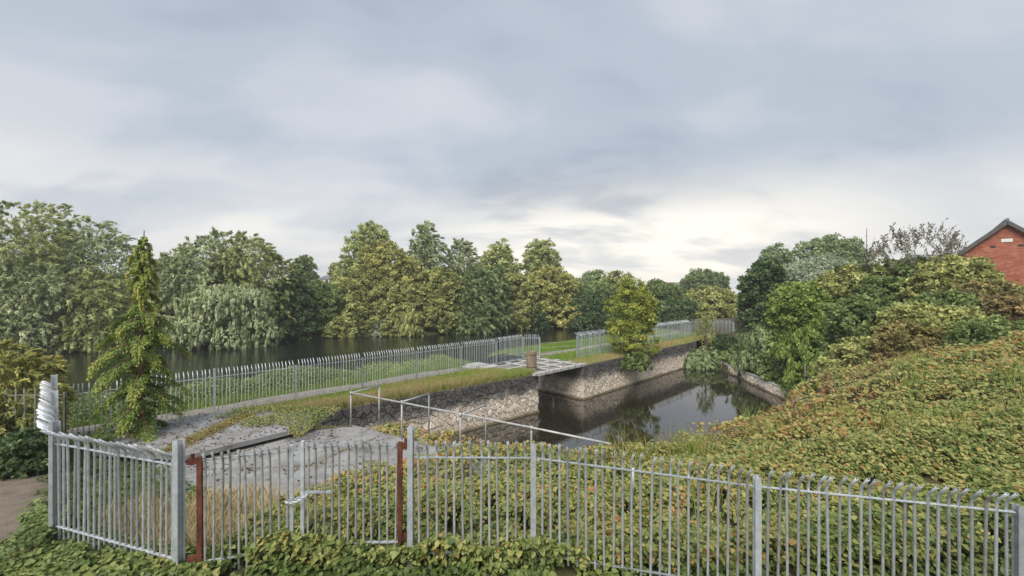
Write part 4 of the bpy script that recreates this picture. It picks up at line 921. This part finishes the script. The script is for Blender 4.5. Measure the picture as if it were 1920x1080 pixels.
# nettles beside the river
s, q, x, y = strip_pts(17000, -23, -8.2, 6.6, 9.8); hh = (.25+.75*rng.random(len(x))**.7)*np.clip(.75+.5*vnoise(s, q, 1.1, 7), .2, 1.2)*np.clip((-7.5-s)/4, .25, 1)*np.clip((q-6.4)/1.2, .15, 1)
pos = np.stack([x, y, np.interp(q, [8.5, 10.2], [-.98, -1.5])+hh*1.05], 1); n = len(x)
o = link('nettles', leaves('nettles', pos, rand_dir(n)+np.array([0, 0, -.3]), rand_dir(n)*.5+np.array([0, -.2, .9]), rng.uniform(.08, .16, n), .07, rng.normal(.5, .2, n), LM['green'])); tag(o, 'tall nettles along the river behind the left end of the path fence', kind='stuff')
s, q, x, y = strip_pts(5000, -8, -.6, 6.6, 9.6); n = len(x); hh = rng.random(n)*.45*np.clip(.4+vnoise(s, q, 1.4, 12), 0, 1)
o = link('nettles', leaves('nettles', np.stack([x, y, -.95+hh], 1), rand_dir(n)+np.array([0, 0, .2]), rand_dir(n)*.5+np.array([0, -.2, .9]), rng.uniform(.07, .14, n), .06, rng.normal(.6, .2, n), LM['bright'])); tag(o, 'bright low weeds beside the path near the footbridge', kind='stuff')
# fallen leaves on the concrete
n = 1900; x = rng.uniform(-12.5, -1, n); y = rng.uniform(10, 16, n)
onslab = in_poly(x, y, SLAB); onap = in_poly(x, y, APRON) & ~onslab & (rng.random(n) < np.where(vnoise(x, y, 1.2, 14) > .1, .7, .08))
kk = onslab | onap; x, y = x[kk], y[kk]; z = np.where(onslab[kk], -.043, -.293); n = len(x)
a = rand_dir(n); a[:, 2] = rng.uniform(0, .25, n)
o = link('leaf_litter', leaves('leaf_litter', np.stack([x, y, z], 1), a, rand_dir(n)*.25+np.array([0, 0, 1.]), rng.uniform(.05, .13, n), .055, rng.normal(.35, .3, n), LM['litter'])); tag(o, 'fallen leaves scattered over the concrete', kind='stuff')
# moss and debris lines at slab joints
n = 5000; tq = rng.random(n); e0, e1 = np.array([-9.6, 15.6]), np.array([-9.6, 11.9]); x = e0[0]+(e1[0]-e0[0])*tq+rng.normal(0, .16, n); y = e0[1]+(e1[1]-e0[1])*tq+rng.normal(0, .08, n)
o = link('moss', leaves('moss', np.stack([x, y, -.05+np.abs(rng.normal(0, .03, n))], 1), rand_dir(n), rand_dir(n)*.5+np.array([0, 0, 1.]), rng.uniform(.03, .07, n), .04, rng.normal(.55, .2, n), LM['brown'])); tag(o, 'brown moss growing in the slab joint', kind='stuff')

# arching bramble stems along the crest of the bank
mb = MB()
for k in range(120):
    tq = rng.random(); q = np.array([1.5, 11.2])*(1-tq)+np.array([18.5, 18.8])*tq+rng.normal(0, .35, 2); z0 = float(HZ(np.array(q[0]), np.array(q[1])))+.15
    a = rng.uniform(0, 6.28); L_ = rng.uniform(.5, 1.3); h = rng.uniform(.4, .95); dv = np.array([cos(a), sin(a)])
    mb.tube([(q[0]+dv[0]*L_*e, q[1]+dv[1]*L_*e, z0+h*(1-(1-e/.6)**2)) for e in (0, .2, .4, .6, .8, 1)], [.009, .008, .007, .006, .005, .003], 4)
o = mb.build('bramble_stems', M['redbark']); tag(o, 'thin arching bramble stems along the crest above the water', kind='stuff')
x, y = [], []
for k in range(26):
    cx, cy = rng.uniform(2, 20), rng.uniform(8.5, 17); m_ = 90; x.append(cx+rng.normal(0, .35, m_)); y.append(cy+rng.normal(0, .3, m_))
x, y = np.concatenate(x), np.concatenate(y); kk = hill(x, y); x, y = x[kk], y[kk]; n = len(x)
blades('grass', 'tufts of pale grass growing through the creeper on the bank', x, y, HZ(x, y)+.1, rng.uniform(.4, .95, n), .014, rng.normal(.6, .2, n), 'grass', .5)

# thin moist air
m, N, L = newmat('haze_air'); out = N.new('ShaderNodeOutputMaterial'); pv = N.new('ShaderNodeVolumePrincipled')
pv.inputs['Color'].default_value = (.93, .95, .97, 1); pv.inputs['Density'].default_value = .0006; pv.inputs['Anisotropy'].default_value = .2
L.new(pv.outputs[0], out.inputs['Volume'])
o = MB().box(-930, 930, -330, 930, -7.5, 30).build('haze', m); tag(o, 'thin pale haze in the air', kind='stuff')
scene.cycles.volume_bounces = 1
